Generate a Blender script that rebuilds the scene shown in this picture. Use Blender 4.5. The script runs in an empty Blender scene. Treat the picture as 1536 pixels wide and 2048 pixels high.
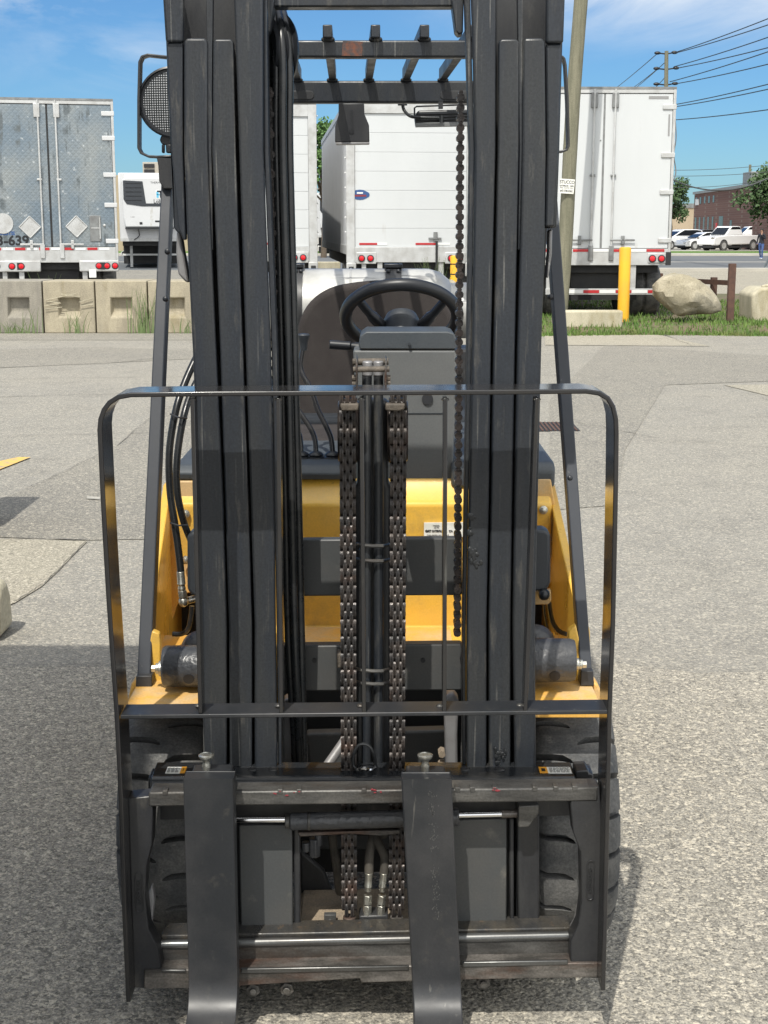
import bpy, bmesh, math, random
from mathutils import Vector, Matrix
random.seed(7)
R = math.radians
S = bpy.context.scene
COL = S.collection

# ------------------------------------------------------------------ camera
F = 2840.0                      # focal length in photo pixels (photo 1536x2048)
H = 1.74
PITCH = math.atan(564.0 / F)
cp, sp = math.cos(PITCH), math.sin(PITCH)
cam = bpy.data.cameras.new("camera")
camo = bpy.data.objects.new("camera", cam)
COL.objects.link(camo)
camo.location = (0, 0, H)
camo.rotation_euler = (math.pi / 2 - PITCH, 0, 0)
cam.sensor_fit = 'VERTICAL'
cam.sensor_height = 24.0
cam.lens = 24.0 * F / 2048.0
cam.clip_start = 0.05
cam.clip_end = 3000
S.camera = camo

# ------------------------------------------------------------------ world
SUN = Vector((-0.26, -0.90, 1.417)).normalized()
EL = math.asin(SUN.z)
AZ = math.atan2(SUN.x, SUN.y)
w = bpy.data.worlds.new("World")
S.world = w
w.use_nodes = True
wn, wl = w.node_tree.nodes, w.node_tree.links
bg = wn['Background']
sky = wn.new('ShaderNodeTexSky')
sky.sky_type = 'NISHITA'
sky.sun_disc = False
sky.sun_elevation = EL
sky.sun_rotation = AZ
sky.air_density = 1.0
sky.dust_density = 0.3
sky.ozone_density = 2.0
bg.inputs['Strength'].default_value = 0.085

def pxdir(u, v):
    dx, dy = (u - 768) / F, -(v - 1024) / F
    return Vector((dx, cp + dy * sp, -sp + dy * cp))

# thin clouds laid out by direction on the sky sphere
tc = wn.new('ShaderNodeTexCoord')
mp = wn.new('ShaderNodeMapping')
mp.inputs['Scale'].default_value = (1.0, 1.0, 3.2)
wl.new(tc.outputs['Generated'], mp.inputs['Vector'])
nz = wn.new('ShaderNodeTexNoise')
nz.inputs['Scale'].default_value = 7.0
nz.inputs['Detail'].default_value = 9
nz.inputs['Roughness'].default_value = 0.58
nz.inputs['Distortion'].default_value = 0.6
wl.new(mp.outputs[0], nz.inputs['Vector'])
acc = None; accb = None
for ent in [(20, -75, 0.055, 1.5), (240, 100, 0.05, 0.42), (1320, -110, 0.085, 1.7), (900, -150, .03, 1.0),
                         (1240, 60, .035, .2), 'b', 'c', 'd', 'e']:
    if isinstance(ent, str):      # unseen bright cloud banks behind and beside the camera, added as neutral fill light
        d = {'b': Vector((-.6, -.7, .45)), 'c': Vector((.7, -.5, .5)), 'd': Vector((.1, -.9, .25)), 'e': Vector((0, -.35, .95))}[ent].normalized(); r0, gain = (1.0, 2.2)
    else:
        u, v, r0, gain = ent; d = pxdir(u, v).normalized()
    dist = wn.new('ShaderNodeVectorMath'); dist.operation = 'SUBTRACT'
    nrm = wn.new('ShaderNodeVectorMath'); nrm.operation = 'NORMALIZE'
    wl.new(tc.outputs['Generated'], nrm.inputs[0])
    wl.new(nrm.outputs[0], dist.inputs[0]); dist.inputs[1].default_value = d
    sc_ = wn.new('ShaderNodeVectorMath'); sc_.operation = 'MULTIPLY'; sc_.inputs[1].default_value = (0.45, 1, 1.3) if not isinstance(ent, str) else (1, 1, 1)
    wl.new(dist.outputs[0], sc_.inputs[0])
    ln = wn.new('ShaderNodeVectorMath'); ln.operation = 'LENGTH'
    wl.new(sc_.outputs[0], ln.inputs[0])
    mr = wn.new('ShaderNodeMapRange')
    mr.interpolation_type = 'SMOOTHSTEP'
    mr.inputs['From Min'].default_value = r0 * 1.25
    mr.inputs['From Max'].default_value = 0.0
    mr.inputs['To Min'].default_value = 0
    mr.inputs['To Max'].default_value = gain
    wl.new(ln.outputs['Value'], mr.inputs['Value'])
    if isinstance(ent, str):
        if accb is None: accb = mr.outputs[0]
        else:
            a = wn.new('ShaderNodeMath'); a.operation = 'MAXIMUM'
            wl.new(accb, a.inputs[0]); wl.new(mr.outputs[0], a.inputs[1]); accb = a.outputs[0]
    elif acc is None:
        acc = mr.outputs[0]
    else:
        a = wn.new('ShaderNodeMath'); a.operation = 'MAXIMUM'
        wl.new(acc, a.inputs[0]); wl.new(mr.outputs[0], a.inputs[1]); acc = a.outputs[0]
cr = wn.new('ShaderNodeMapRange')
cr.inputs['From Min'].default_value = 0.38
cr.inputs['From Max'].default_value = 0.68
wl.new(nz.outputs['Fac'], cr.inputs['Value'])
mm = wn.new('ShaderNodeMath'); mm.operation = 'MULTIPLY'; mm.use_clamp = True
wl.new(acc, mm.inputs[0]); wl.new(cr.outputs[0], mm.inputs[1])
mx = wn.new('ShaderNodeMix'); mx.data_type = 'RGBA'
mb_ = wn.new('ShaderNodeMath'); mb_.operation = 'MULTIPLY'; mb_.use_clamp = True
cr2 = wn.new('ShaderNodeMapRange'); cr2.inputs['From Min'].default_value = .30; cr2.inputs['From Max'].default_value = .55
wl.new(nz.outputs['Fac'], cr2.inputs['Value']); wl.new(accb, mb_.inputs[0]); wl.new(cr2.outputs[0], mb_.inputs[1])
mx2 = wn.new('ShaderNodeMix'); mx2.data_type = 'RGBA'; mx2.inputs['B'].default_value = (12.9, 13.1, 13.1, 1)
hs = wn.new('ShaderNodeVectorMath'); hs.operation = 'MULTIPLY'; hs.inputs[1].default_value = (0.40, 0.66, 0.93)
wl.new(sky.outputs[0], hs.inputs[0])
wl.new(mm.outputs[0], mx.inputs['Factor'])
wl.new(hs.outputs[0], mx.inputs['A'])
mx.inputs['B'].default_value = (7.6, 8.0, 8.4, 1)
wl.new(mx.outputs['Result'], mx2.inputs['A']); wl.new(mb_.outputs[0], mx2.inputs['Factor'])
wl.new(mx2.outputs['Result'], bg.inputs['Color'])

sunl = bpy.data.lights.new("sun", 'SUN')
sunl.energy = 3.05
sunl.angle = R(0.53)
sunl.color = (1.0, 0.955, 0.87)
suno = bpy.data.objects.new("sun", sunl)
COL.objects.link(suno)
suno.rotation_euler = SUN.to_track_quat('Z', 'Y').to_euler()
suno.location = (0, 0, 30)
S.view_settings.view_transform = 'Standard'
S.view_settings.look = 'None'
S.view_settings.gamma = 1
S.view_settings.exposure = 0.5
S.cycles.max_bounces = 8

# ------------------------------------------------------------------ helpers
def slope(v):
    d = pxdir(768, v)
    return d.z / d.y

def W(u, v, Y):
    """photo pixel seen on the plane y = Y -> (x, z)"""
    d = pxdir(u, v)
    return (d.x * Y / d.y, H + d.z * Y / d.y)

def G(u, v, z=0.0):
    d = pxdir(u, v)
    t = (z - H) / d.z
    return (d.x * t, d.y * t)

def zat(v, Y):
    return H + slope(v) * Y

def xat(u, v, Y):
    return W(u, v, Y)[0]

def mat(name, base, rough=0.5, metal=0.0, base2=None, nscale=8.0, nlo=0.4, nhi=0.65, bump=0.0, bscale=60.0,
        stretch=None, rvar=0.0, fine=0.0, fscale=200.0, coat=0.0, spec=0.5, detail=6, base3=None, n3=(3.0, 0.5, 0.7), scratch=None):
    m = bpy.data.materials.new(name)
    m.use_nodes = True
    N, L = m.node_tree.nodes, m.node_tree.links
    b = N['Principled BSDF']
    b.inputs['Roughness'].default_value = rough
    b.inputs['Metallic'].default_value = metal
    b.inputs['Coat Weight'].default_value = coat
    b.inputs['Coat Roughness'].default_value = 0.08
    b.inputs['Specular IOR Level'].default_value = spec
    b.inputs['Base Color'].default_value = (*base, 1)
    t = N.new('ShaderNodeTexCoord')
    mpn = N.new('ShaderNodeMapping')
    mpn.inputs['Scale'].default_value = stretch or (1, 1, 1)
    L.new(t.outputs['Object'], mpn.inputs['Vector'])
    vec = mpn.outputs[0]
    colour = None
    n1 = None
    if base2 is not None:
        n1 = N.new('ShaderNodeTexNoise'); n1.inputs['Scale'].default_value = nscale
        n1.inputs['Detail'].default_value = detail; n1.inputs['Roughness'].default_value = 0.62
        L.new(vec, n1.inputs['Vector'])
        r = N.new('ShaderNodeMapRange'); r.inputs['From Min'].default_value = nlo; r.inputs['From Max'].default_value = nhi
        L.new(n1.outputs['Fac'], r.inputs['Value'])
        x = N.new('ShaderNodeMix'); x.data_type = 'RGBA'
        L.new(r.outputs[0], x.inputs['Factor'])
        x.inputs['A'].default_value = (*base, 1); x.inputs['B'].default_value = (*base2, 1)
        colour = x.outputs['Result']
    if base3 is not None:
        n2 = N.new('ShaderNodeTexNoise'); n2.inputs['Scale'].default_value = n3[0]
        n2.inputs['Detail'].default_value = 8; n2.inputs['Roughness'].default_value = 0.65
        L.new(vec, n2.inputs['Vector'])
        r = N.new('ShaderNodeMapRange'); r.inputs['From Min'].default_value = n3[1]; r.inputs['From Max'].default_value = n3[2]
        L.new(n2.outputs['Fac'], r.inputs['Value'])
        x = N.new('ShaderNodeMix'); x.data_type = 'RGBA'
        L.new(r.outputs[0], x.inputs['Factor'])
        if colour is None: x.inputs['A'].default_value = (*base, 1)
        else: L.new(colour, x.inputs['A'])
        x.inputs['B'].default_value = (*base3, 1)
        colour = x.outputs['Result']
    if scratch is not None:      # long thin wear marks: (colour, mapping scale, threshold)
        ms = N.new('ShaderNodeMapping'); ms.inputs['Scale'].default_value = scratch[1]; L.new(t.outputs['Object'], ms.inputs['Vector'])
        n4 = N.new('ShaderNodeTexNoise'); n4.inputs['Scale'].default_value = 1.0; n4.inputs['Detail'].default_value = 3; L.new(ms.outputs[0], n4.inputs['Vector'])
        n5 = N.new('ShaderNodeTexNoise'); n5.inputs['Scale'].default_value = 4.0; n5.inputs['Detail'].default_value = 4; L.new(t.outputs['Object'], n5.inputs['Vector'])
        r4 = N.new('ShaderNodeMapRange'); r4.inputs['From Min'].default_value = scratch[2]; r4.inputs['From Max'].default_value = scratch[2] + .05; L.new(n4.outputs['Fac'], r4.inputs['Value'])
        r5 = N.new('ShaderNodeMapRange'); r5.inputs['From Min'].default_value = .46; r5.inputs['From Max'].default_value = .6; L.new(n5.outputs['Fac'], r5.inputs['Value'])
        m5 = N.new('ShaderNodeMath'); m5.operation = 'MULTIPLY'; L.new(r4.outputs[0], m5.inputs[0]); L.new(r5.outputs[0], m5.inputs[1])
        x = N.new('ShaderNodeMix'); x.data_type = 'RGBA'; L.new(m5.outputs[0], x.inputs['Factor'])
        if colour is None: x.inputs['A'].default_value = (*base, 1)
        else: L.new(colour, x.inputs['A'])
        x.inputs['B'].default_value = (*scratch[0], 1); colour = x.outputs['Result']
    if fine > 0:
        nf = N.new('ShaderNodeTexNoise'); nf.inputs['Scale'].default_value = fscale
        nf.inputs['Detail'].default_value = 3
        L.new(t.outputs['Object'], nf.inputs['Vector'])
        r = N.new('ShaderNodeMapRange'); r.inputs['From Min'].default_value = 0.3; r.inputs['From Max'].default_value = 0.7
        r.inputs['To Min'].default_value = 1 - fine; r.inputs['To Max'].default_value = 1 + fine
        L.new(nf.outputs['Fac'], r.inputs['Value'])
        x = N.new('ShaderNodeVectorMath'); x.operation = 'SCALE'
        if colour is None: x.inputs[0].default_value = base
        else: L.new(colour, x.inputs[0])
        L.new(r.outputs[0], x.inputs['Scale'])
        colour = x.outputs[0]
    if colour is not None:
        L.new(colour, b.inputs['Base Color'])
    if rvar > 0:
        nr = N.new('ShaderNodeTexNoise'); nr.inputs['Scale'].default_value = nscale * 1.7; nr.inputs['Detail'].default_value = 6
        L.new(vec, nr.inputs['Vector'])
        r = N.new('ShaderNodeMapRange'); r.inputs['From Min'].default_value = 0.3; r.inputs['From Max'].default_value = 0.7
        r.inputs['To Min'].default_value = max(0.03, rough - rvar); r.inputs['To Max'].default_value = min(1, rough + rvar)
        L.new(nr.outputs['Fac'], r.inputs['Value'])
        L.new(r.outputs[0], b.inputs['Roughness'])
    if bump > 0:
        nb = N.new('ShaderNodeTexNoise'); nb.inputs['Scale'].default_value = bscale; nb.inputs['Detail'].default_value = 4
        L.new(vec, nb.inputs['Vector'])
        bp = N.new('ShaderNodeBump'); bp.inputs['Strength'].default_value = bump; bp.inputs['Distance'].default_value = 0.004
        L.new(nb.outputs['Fac'], bp.inputs['Height'])
        L.new(bp.outputs[0], b.inputs['Normal'])
    return m

M = {}
M['black'] = mat('black_paint', (0.021, 0.022, 0.025), 0.42, base2=(0.042, 0.042, 0.042), nscale=9, rvar=0.12, bump=0.10, bscale=90,
                 stretch=(1, 1, .35), base3=(0.085, 0.08, 0.07), n3=(14, .60, .75), fine=.12)
M['mast'] = mat('mast_paint', (0.016, 0.020, 0.027), 0.42, base2=(0.025, 0.027, 0.029), nscale=6, rvar=0.12, bump=0.08, bscale=120,
                stretch=(2.2, 1, .3), base3=(0.085, 0.08, 0.07), n3=(22, .57, .76), fine=.25, scratch=((.11, .11, .105), (130, 40, 2.5), .62))
M['mast_worn'] = mat('mast_worn_steel', (0.05, 0.05, 0.05), 0.4, 0.35, base2=(0.09, 0.08, 0.065), nscale=9, rvar=0.15, bump=0.15,
                     bscale=90, stretch=(2, 1, .25), base3=(0.16, 0.11, 0.07), n3=(30, .6, .72), fine=.2)
M['gloss'] = mat('gloss_black_paint', (0.018, 0.018, 0.020), 0.19, base2=(0.026, 0.025, 0.024), nscale=5, rvar=0.06, bump=0.03, bscale=40, coat=.15, scratch=((.07, .07, .065), (60, 60, 8), .66))
M['fork'] = mat('fork_black_paint', (0.017, 0.019, 0.022), 0.42, base2=(0.036, 0.036, 0.038), nscale=5, rvar=0.08, bump=0.05, bscale=70, fine=.1,
                base3=(0.06, 0.056, 0.05), n3=(18, .60, .78), scratch=((.09, .088, .08), (90, 60, 9), .66))
M['steel'] = mat('worn_dirty_steel', (0.065, 0.064, 0.062), 0.45, 0.5, base2=(0.15, 0.145, 0.135), nscale=11, rvar=0.18, bump=0.3, bscale=60,
                 stretch=(.5, 1, 1.6), base3=(0.06, 0.047, 0.038), n3=(7, .52, .68), fine=.2)
M['steel_rust'] = mat('rusty_bar_steel', (0.062, 0.058, 0.053), 0.5, 0.4, base2=(0.19, 0.175, 0.16), nscale=16, rvar=0.2, bump=0.4, bscale=50,
                      stretch=(.5, 1, 1.6), base3=(0.085, 0.042, 0.027), n3=(6, .50, .66), fine=.25)
M['rail'] = mat('polished_rail_steel', (0.15, 0.155, 0.155), 0.34, 0.7, base2=(0.075, 0.07, 0.065), nscale=10, rvar=0.12, bump=0.05, stretch=(.2, 1, 3), fine=.1)
M['chrome'] = mat('chrome', (0.75, 0.75, 0.76), 0.12, 1.0)
M['zinc'] = mat('zinc_plated_fitting', (0.55, 0.55, 0.50), 0.32, 0.85, base2=(0.35, 0.33, 0.28), nscale=40, rvar=.1, bump=.1, bscale=150)
M['chain'] = mat('oily_chain_steel', (0.024, 0.022, 0.022), 0.38, 0.35, base2=(0.060, 0.049, 0.043), nscale=30, rvar=0.15, bump=0.3, bscale=180,
                 base3=(0.075, 0.045, 0.034), n3=(12, .55, .72))
M['chain_dark'] = mat('greasy_black_chain', (0.020, 0.018, 0.018), 0.34, 0.3, base2=(0.05, 0.038, 0.034), nscale=26, rvar=.12, bump=.3, bscale=180)
M['dust'] = mat('dusty_ledge', (0.30, 0.24, 0.17), 0.9, base2=(0.22, 0.18, 0.14), nscale=22, bump=.5, bscale=100, fine=.2)
M['yellow'] = mat('yellow_machine_paint', (0.76, 0.455, 0.065), 0.30, base2=(0.68, 0.42, 0.085), nscale=5, rvar=.06, bump=.04, bscale=40, coat=.25,
                  base3=(0.36, 0.22, 0.09), n3=(7, .54, .78), scratch=((.30, .19, .08), (40, 40, 6), .66), fine=.06)
M['yellow_dusty'] = mat('dusty_yellow_paint', (0.66, 0.36, 0.07), 0.55, base2=(0.55, 0.38, 0.19), nscale=8, nlo=.42, nhi=.6, bump=.08, bscale=60, fine=.1)
M['plastic'] = mat('grey_moulded_plastic', (0.050, 0.060, 0.070), 0.5, base2=(0.062, 0.071, 0.08), nscale=7, bump=.05, bscale=300, fine=.08)
M['plastic_sunlit'] = mat('sunlit_grey_dash_plastic', (0.105, 0.112, 0.115), 0.5, base2=(0.13, 0.135, 0.135), nscale=3, bump=.05, bscale=300, fine=.08)  # grey dash plastic made paler: sunlight on the panel put into its colour
M['plastic_d'] = mat('dark_moulded_plastic', (0.03, 0.035, 0.042), 0.42, bump=.05, bscale=300, fine=.08)
M['plastic_b'] = mat('black_moulded_rubber', (0.016, 0.018, 0.022), 0.36, fine=.1, rvar=.05)
M['seat'] = mat('grey_brown_seat_cloth', (0.040, 0.035, 0.034), 0.95, base2=(0.050, 0.044, 0.042), nscale=12, bump=.25, bscale=500, fine=.35, fscale=500, spec=.2)
M['grime'] = mat('greasy_grime', (0.085, 0.072, 0.058), 0.7, base2=(0.15, 0.125, 0.10), nscale=40, bump=.5, bscale=120, fine=.2)
M['tank'] = mat('scuffed_aluminium', (0.50, 0.50, 0.485), 0.45, 0.3, scratch=((.22, .22, .22), (5, 40, 40), .60), base2=(0.40, 0.395, 0.37), nscale=9, rvar=.15, bump=.12, bscale=60,
                base3=(0.25, 0.24, 0.25), n3=(13, .62, .72))
M['tyre'] = mat('dusty_rubber', (0.06, 0.062, 0.064), 0.85, base2=(0.14, 0.137, 0.13), nscale=8, nlo=.4, nhi=.66, bump=.35, bscale=120,
                stretch=(1, 2, 1), fine=.25, base3=(0.2, 0.195, 0.18), n3=(30, .6, .75))
M['hose'] = mat('hydraulic_hose_rubber', (0.014, 0.016, 0.018), 0.30, base2=(0.022, 0.023, 0.024), nscale=30, rvar=.06, bump=.06, bscale=200)
M['hose_dirty'] = mat('dusty_hose_rubber', (0.05, 0.045, 0.038), 0.8, base2=(0.09, 0.08, 0.065), nscale=30)
M['grey_cast'] = mat('dark_grey_casting', (0.045, 0.048, 0.054), 0.34, base2=(0.06, 0.06, 0.062), nscale=12, bump=.8, bscale=70, rvar=.1, fine=.1)
M['grey_plate'] = mat('grey_plate_paint', (0.058, 0.062, 0.064), 0.5, base2=(0.07, 0.07, 0.068), nscale=7, bump=.05, fine=.08, rvar=.08,
                      base3=(.16, .15, .13), n3=(10, .6, .8))
M['mount'] = mat('worn_grey_casting', (0.30, 0.30, 0.31), 0.45, 0.3, base2=(0.22, 0.21, 0.20), nscale=8, bump=.1)
M['white'] = mat('white_trailer_panel', (0.55, 0.56, 0.57), 0.6, spec=.3, base2=(0.52, 0.53, 0.54), nscale=1.2, rvar=.05, bump=.02, bscale=2, scratch=((.45, .45, .43), (5, 5, .4), .62))
M['white_d'] = mat('white_door_panel', (0.55, 0.57, 0.58), 0.6, spec=.3, base2=(0.52, 0.54, 0.55), nscale=.8, stretch=(1, 1, .3), scratch=((.50, .505, .50), (5, 5, .5), .64))
M['alu'] = mat('aluminium_frame', (0.52, 0.53, 0.53), 0.5, 0.25, base2=(0.40, 0.40, 0.39), nscale=4, rvar=.1, bump=.1, fine=.08)
M['alu_d'] = mat('dull_grey_metal', (0.24, 0.25, 0.25), 0.5, 0.3, base2=(0.16, 0.16, 0.16), nscale=5, fine=.1)
M['black_flat'] = mat('black_running_gear', (0.014, 0.015, 0.017), 0.7, base2=(0.025, 0.025, 0.025), nscale=4)
M['red'] = mat('red_lamp_lens', (0.60, 0.012, 0.02), 0.2, coat=.3)
M['red_tape'] = mat('red_reflective_tape', (0.42, 0.02, 0.025), 0.4)
M['white_tape'] = mat('white_reflective_tape', (0.72, 0.73, 0.72), 0.4)
M['ink'] = mat('black_ink', (0.012, 0.013, 0.016), 0.5)
M['ink_grey'] = mat('faded_grey_ink', (0.25, 0.25, 0.25), 0.5)
M['ink_blue'] = mat('blue_ink', (0.03, 0.08, 0.22), 0.5)
M['ink_cyan'] = mat('light_blue_ink', (0.10, 0.42, 0.62), 0.5)
M['faint'] = mat('faint_chalk', (.075, .075, .072), .8)
M['ink_red'] = mat('red_ink', (0.22, 0.025, 0.035), 0.5)
M['paper'] = mat('white_label_film', (0.78, 0.78, 0.74), 0.4, base2=(0.66, 0.66, 0.6), nscale=30)
M['amber'] = mat('amber_label_film', (0.75, 0.34, 0.03), 0.4)
M['wood'] = mat('weathered_pole_wood', (0.145, 0.142, 0.098), 0.9, base2=(0.20, 0.19, 0.135), nscale=3.5, stretch=(6, 6, .5), bump=.6, bscale=12,
                base3=(0.10, 0.09, 0.06), n3=(2.5, .58, .72), fine=.15, fscale=60)
M['bollard'] = mat('yellow_bollard_paint', (0.80, 0.42, 0.02), 0.45, base2=(0.74, 0.38, 0.03), nscale=3, base3=(0.45, .28, .08), n3=(6, .64, .8))
M['rust'] = mat('brown_rusted_steel', (0.075, 0.042, 0.032), 0.85, base2=(0.115, 0.06, 0.042), nscale=8, bump=.5, fine=.2)
M['brick'] = None
M['beige'] = mat('beige_stucco', (0.38, 0.31, 0.22), 0.9, base2=(0.34, 0.27, 0.19), nscale=.6)
M['glass_dark'] = mat('tinted_window_glass', (0.012, 0.015, 0.018), 0.12)
M['car_white'] = mat('white_car_paint', (0.80, 0.81, 0.82), 0.25, coat=.6)
M['car_grey'] = mat('grey_car_paint', (0.16, 0.16, 0.17), 0.28, .4, coat=.6)
M['rock'] = mat('granite_boulder', (0.27, 0.24, 0.17), 0.9, base2=(0.40, 0.36, 0.27), nscale=1.8, nlo=.4, nhi=.62, bump=.9, bscale=7, fine=.18, fscale=40,
                base3=(0.15, 0.145, 0.12), n3=(1.3, .52, .68))
M['soil'] = mat('brown_soil', (0.14, 0.105, 0.07), 1.0, base2=(0.08, 0.10, 0.035), nscale=1.5, bump=.8, bscale=20, fine=.3, fscale=30)
M['leaf'] = mat('tree_leaf', (0.035, 0.072, 0.022), 0.7, base2=(0.062, 0.11, 0.035), nscale=1.3, nlo=.35, nhi=.7)
M['leaf2'] = mat('bright_tree_leaf', (0.06, 0.13, 0.03), 0.7, base2=(0.10, 0.19, 0.05), nscale=1.5, nlo=.35, nhi=.7)
M['grass'] = mat('green_grass', (0.06, 0.135, 0.02), 0.8, base2=(0.15, 0.22, 0.05), nscale=2.2, nlo=.35, nhi=.7, base3=(0.20, 0.18, 0.08), n3=(1.1, .58, .72))
M['weed'] = mat('weed_leaf', (0.13, 0.19, 0.07), 0.8, base2=(0.16, 0.22, 0.09), nscale=6)
M['bark'] = mat('tree_bark', (0.09, 0.07, 0.05), 0.9, base2=(0.14, 0.11, 0.08), nscale=6, bump=.6, bscale=14)
M['wire'] = mat('overhead_wire', (0.035, 0.04, 0.045), 0.6)
M['skin'] = mat('skin_tone', (0.42, 0.24, 0.16), 0.6)
M['navy'] = mat('dark_jacket_cloth', (0.018, 0.02, 0.027), 0.9, bump=.2, bscale=60)
M['denim'] = mat('blue_denim', (0.045, 0.085, 0.22), 0.9, base2=(0.07, 0.12, 0.27), nscale=10)
M['greycloth'] = mat('grey_cloth', (0.22, 0.25, 0.26), 0.9)
M['hair'] = mat('dark_hair', (0.02, 0.014, 0.01), 0.7)
M['road_yellow'] = mat('worn_yellow_road_paint', (0.62, 0.40, 0.10), 0.85, base2=(0.36, 0.29, 0.18), nscale=10, nlo=.45, nhi=.6)
M['road_white'] = mat('worn_white_road_paint', (0.40, 0.38, 0.33), 0.85, base2=(0.27, 0.26, 0.23), nscale=12)

def conc(name, c1, c2, c3, seed=0.0):
    m = mat(name, c1, 0.95, base2=c2, nscale=2.2, nlo=.38, nhi=.62, bump=.5, bscale=30, base3=c3, n3=(1.4, .55, .75), fine=.16, fscale=60,
            stretch=(2.2, 2.2, .7))
    return m
M['conc'] = conc('stained_concrete', (0.36, 0.32, 0.235), (0.27, 0.24, 0.18), (0.20, 0.165, 0.085))
M['conc_g'] = conc('grey_stained_concrete', (0.29, 0.27, 0.225), (0.22, 0.205, 0.175), (0.15, 0.14, 0.11))
M['conc_l'] = conc('pale_concrete', (0.48, 0.44, 0.33), (0.38, 0.35, 0.26), (0.28, 0.24, 0.14))

def asphalt(name, c, dark, warm, agg=1.0, agg_light=(0.58, 0.53, 0.43)):
    """worn asphalt: exposed stones of several sizes, patchy tone"""
    m = bpy.data.materials.new(name); m.use_nodes = True
    N, L = m.node_tree.nodes, m.node_tree.links
    b = N['Principled BSDF']; b.inputs['Roughness'].default_value = 0.92; b.inputs['Specular IOR Level'].default_value = .25
    t = N.new('ShaderNodeTexCoord')
    def noise(s, d=6, r=.6):
        n = N.new('ShaderNodeTexNoise'); n.inputs['Scale'].default_value = s; n.inputs['Detail'].default_value = d
        n.inputs['Roughness'].default_value = r; L.new(t.outputs['Object'], n.inputs['Vector']); return n.outputs['Fac']
    def rng(x, a, bb, c0=0., c1=1.):
        n = N.new('ShaderNodeMapRange'); n.inputs['From Min'].default_value = a; n.inputs['From Max'].default_value = bb
        n.inputs['To Min'].default_value = c0; n.inputs['To Max'].default_value = c1; L.new(x, n.inputs['Value']); return n.outputs[0]
    def mixc(f, A, B):
        n = N.new('ShaderNodeMix'); n.data_type = 'RGBA'; L.new(f, n.inputs['Factor'])
        for k, c_ in (('A', A), ('B', B)):
            if isinstance(c_, tuple): n.inputs[k].default_value = (*c_, 1)
            else: L.new(c_, n.inputs[k])
        return n.outputs['Result']
    def mul(x, y):
        n = N.new('ShaderNodeMath'); n.operation = 'MULTIPLY'
        L.new(x, n.inputs[0])
        if isinstance(y, float): n.inputs[1].default_value = y
        else: L.new(y, n.inputs[1])
        return n.outputs[0]
    col = mixc(rng(noise(.55, 7), .38, .62), c, warm)
    col = mixc(rng(noise(2.1, 8, .7), .5, .72, 0, .7), col, dark)
    col = mixc(rng(noise(1.3, 5, .55), .60, .70, 0, .45), col, dark)
    col = mixc(rng(noise(7.0, 6, .7), .60, .74, 0, .5), col, (warm[0] * 1.25, warm[1] * 1.25, warm[2] * 1.2))
    hs_ = []
    for sc, lo, hi, amt in ((78, .05, .42, .66), (150, .1, .45, .5), (290, .1, .45, .4)):
        vo = N.new('ShaderNodeTexVoronoi'); vo.inputs['Scale'].default_value = sc
        L.new(t.outputs['Object'], vo.inputs['Vector'])
        sep = N.new('ShaderNodeSeparateColor'); L.new(vo.outputs['Color'], sep.inputs[0])
        f = mul(rng(sep.outputs[0], .72, .95), float(amt * agg))
        col = mixc(f, col, agg_light)
        f2 = mul(rng(sep.outputs[1], .66, .98), float(.55 * agg))
        col = mixc(f2, col, (dark[0] * .55, dark[1] * .55, dark[2] * .55))
        hs_.append(rng(vo.outputs['Distance'], .0, .6, 1, 0))
    L.new(col, b.inputs['Base Color'])
    bp = N.new('ShaderNodeBump'); bp.inputs['Strength'].default_value = .55; bp.inputs['Distance'].default_value = .006
    L.new(hs_[0], bp.inputs['Height']); L.new(bp.outputs[0], b.inputs['Normal'])
    return m
M['asphalt'] = asphalt('worn_asphalt', (0.238, 0.229, 0.206), (0.155, 0.15, 0.137), (0.262, 0.249, 0.217), .75)
M['asphalt_c'] = asphalt('coarse_pale_asphalt', (0.262, 0.249, 0.218), (0.155, 0.149, 0.134), (0.295, 0.275, 0.235), 1.2)
M['asphalt_s'] = asphalt('smooth_grey_asphalt', (0.185, 0.178, 0.160), (0.14, 0.135, 0.124), (0.215, 0.205, 0.178), .8)
M['asphalt_l'] = asphalt('pale_weathered_asphalt', (0.30, 0.28, 0.225), (0.20, 0.19, 0.16), (0.33, 0.30, 0.235))
M['road'] = mat('dark_road_asphalt', (0.105, 0.112, 0.118), 0.9, base2=(0.125, 0.13, 0.132), nscale=.25, fine=.08, fscale=4)
M['kerb'] = mat('pale_kerb_concrete', (0.42, 0.40, 0.35), 0.9, base2=(0.35, 0.33, 0.29), nscale=.5)
M['seam'] = mat('dark_pavement_joint', (0.085, 0.08, 0.07), 0.95, base2=(0.19, 0.18, 0.155), nscale=7, nlo=.42, nhi=.6)

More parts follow.
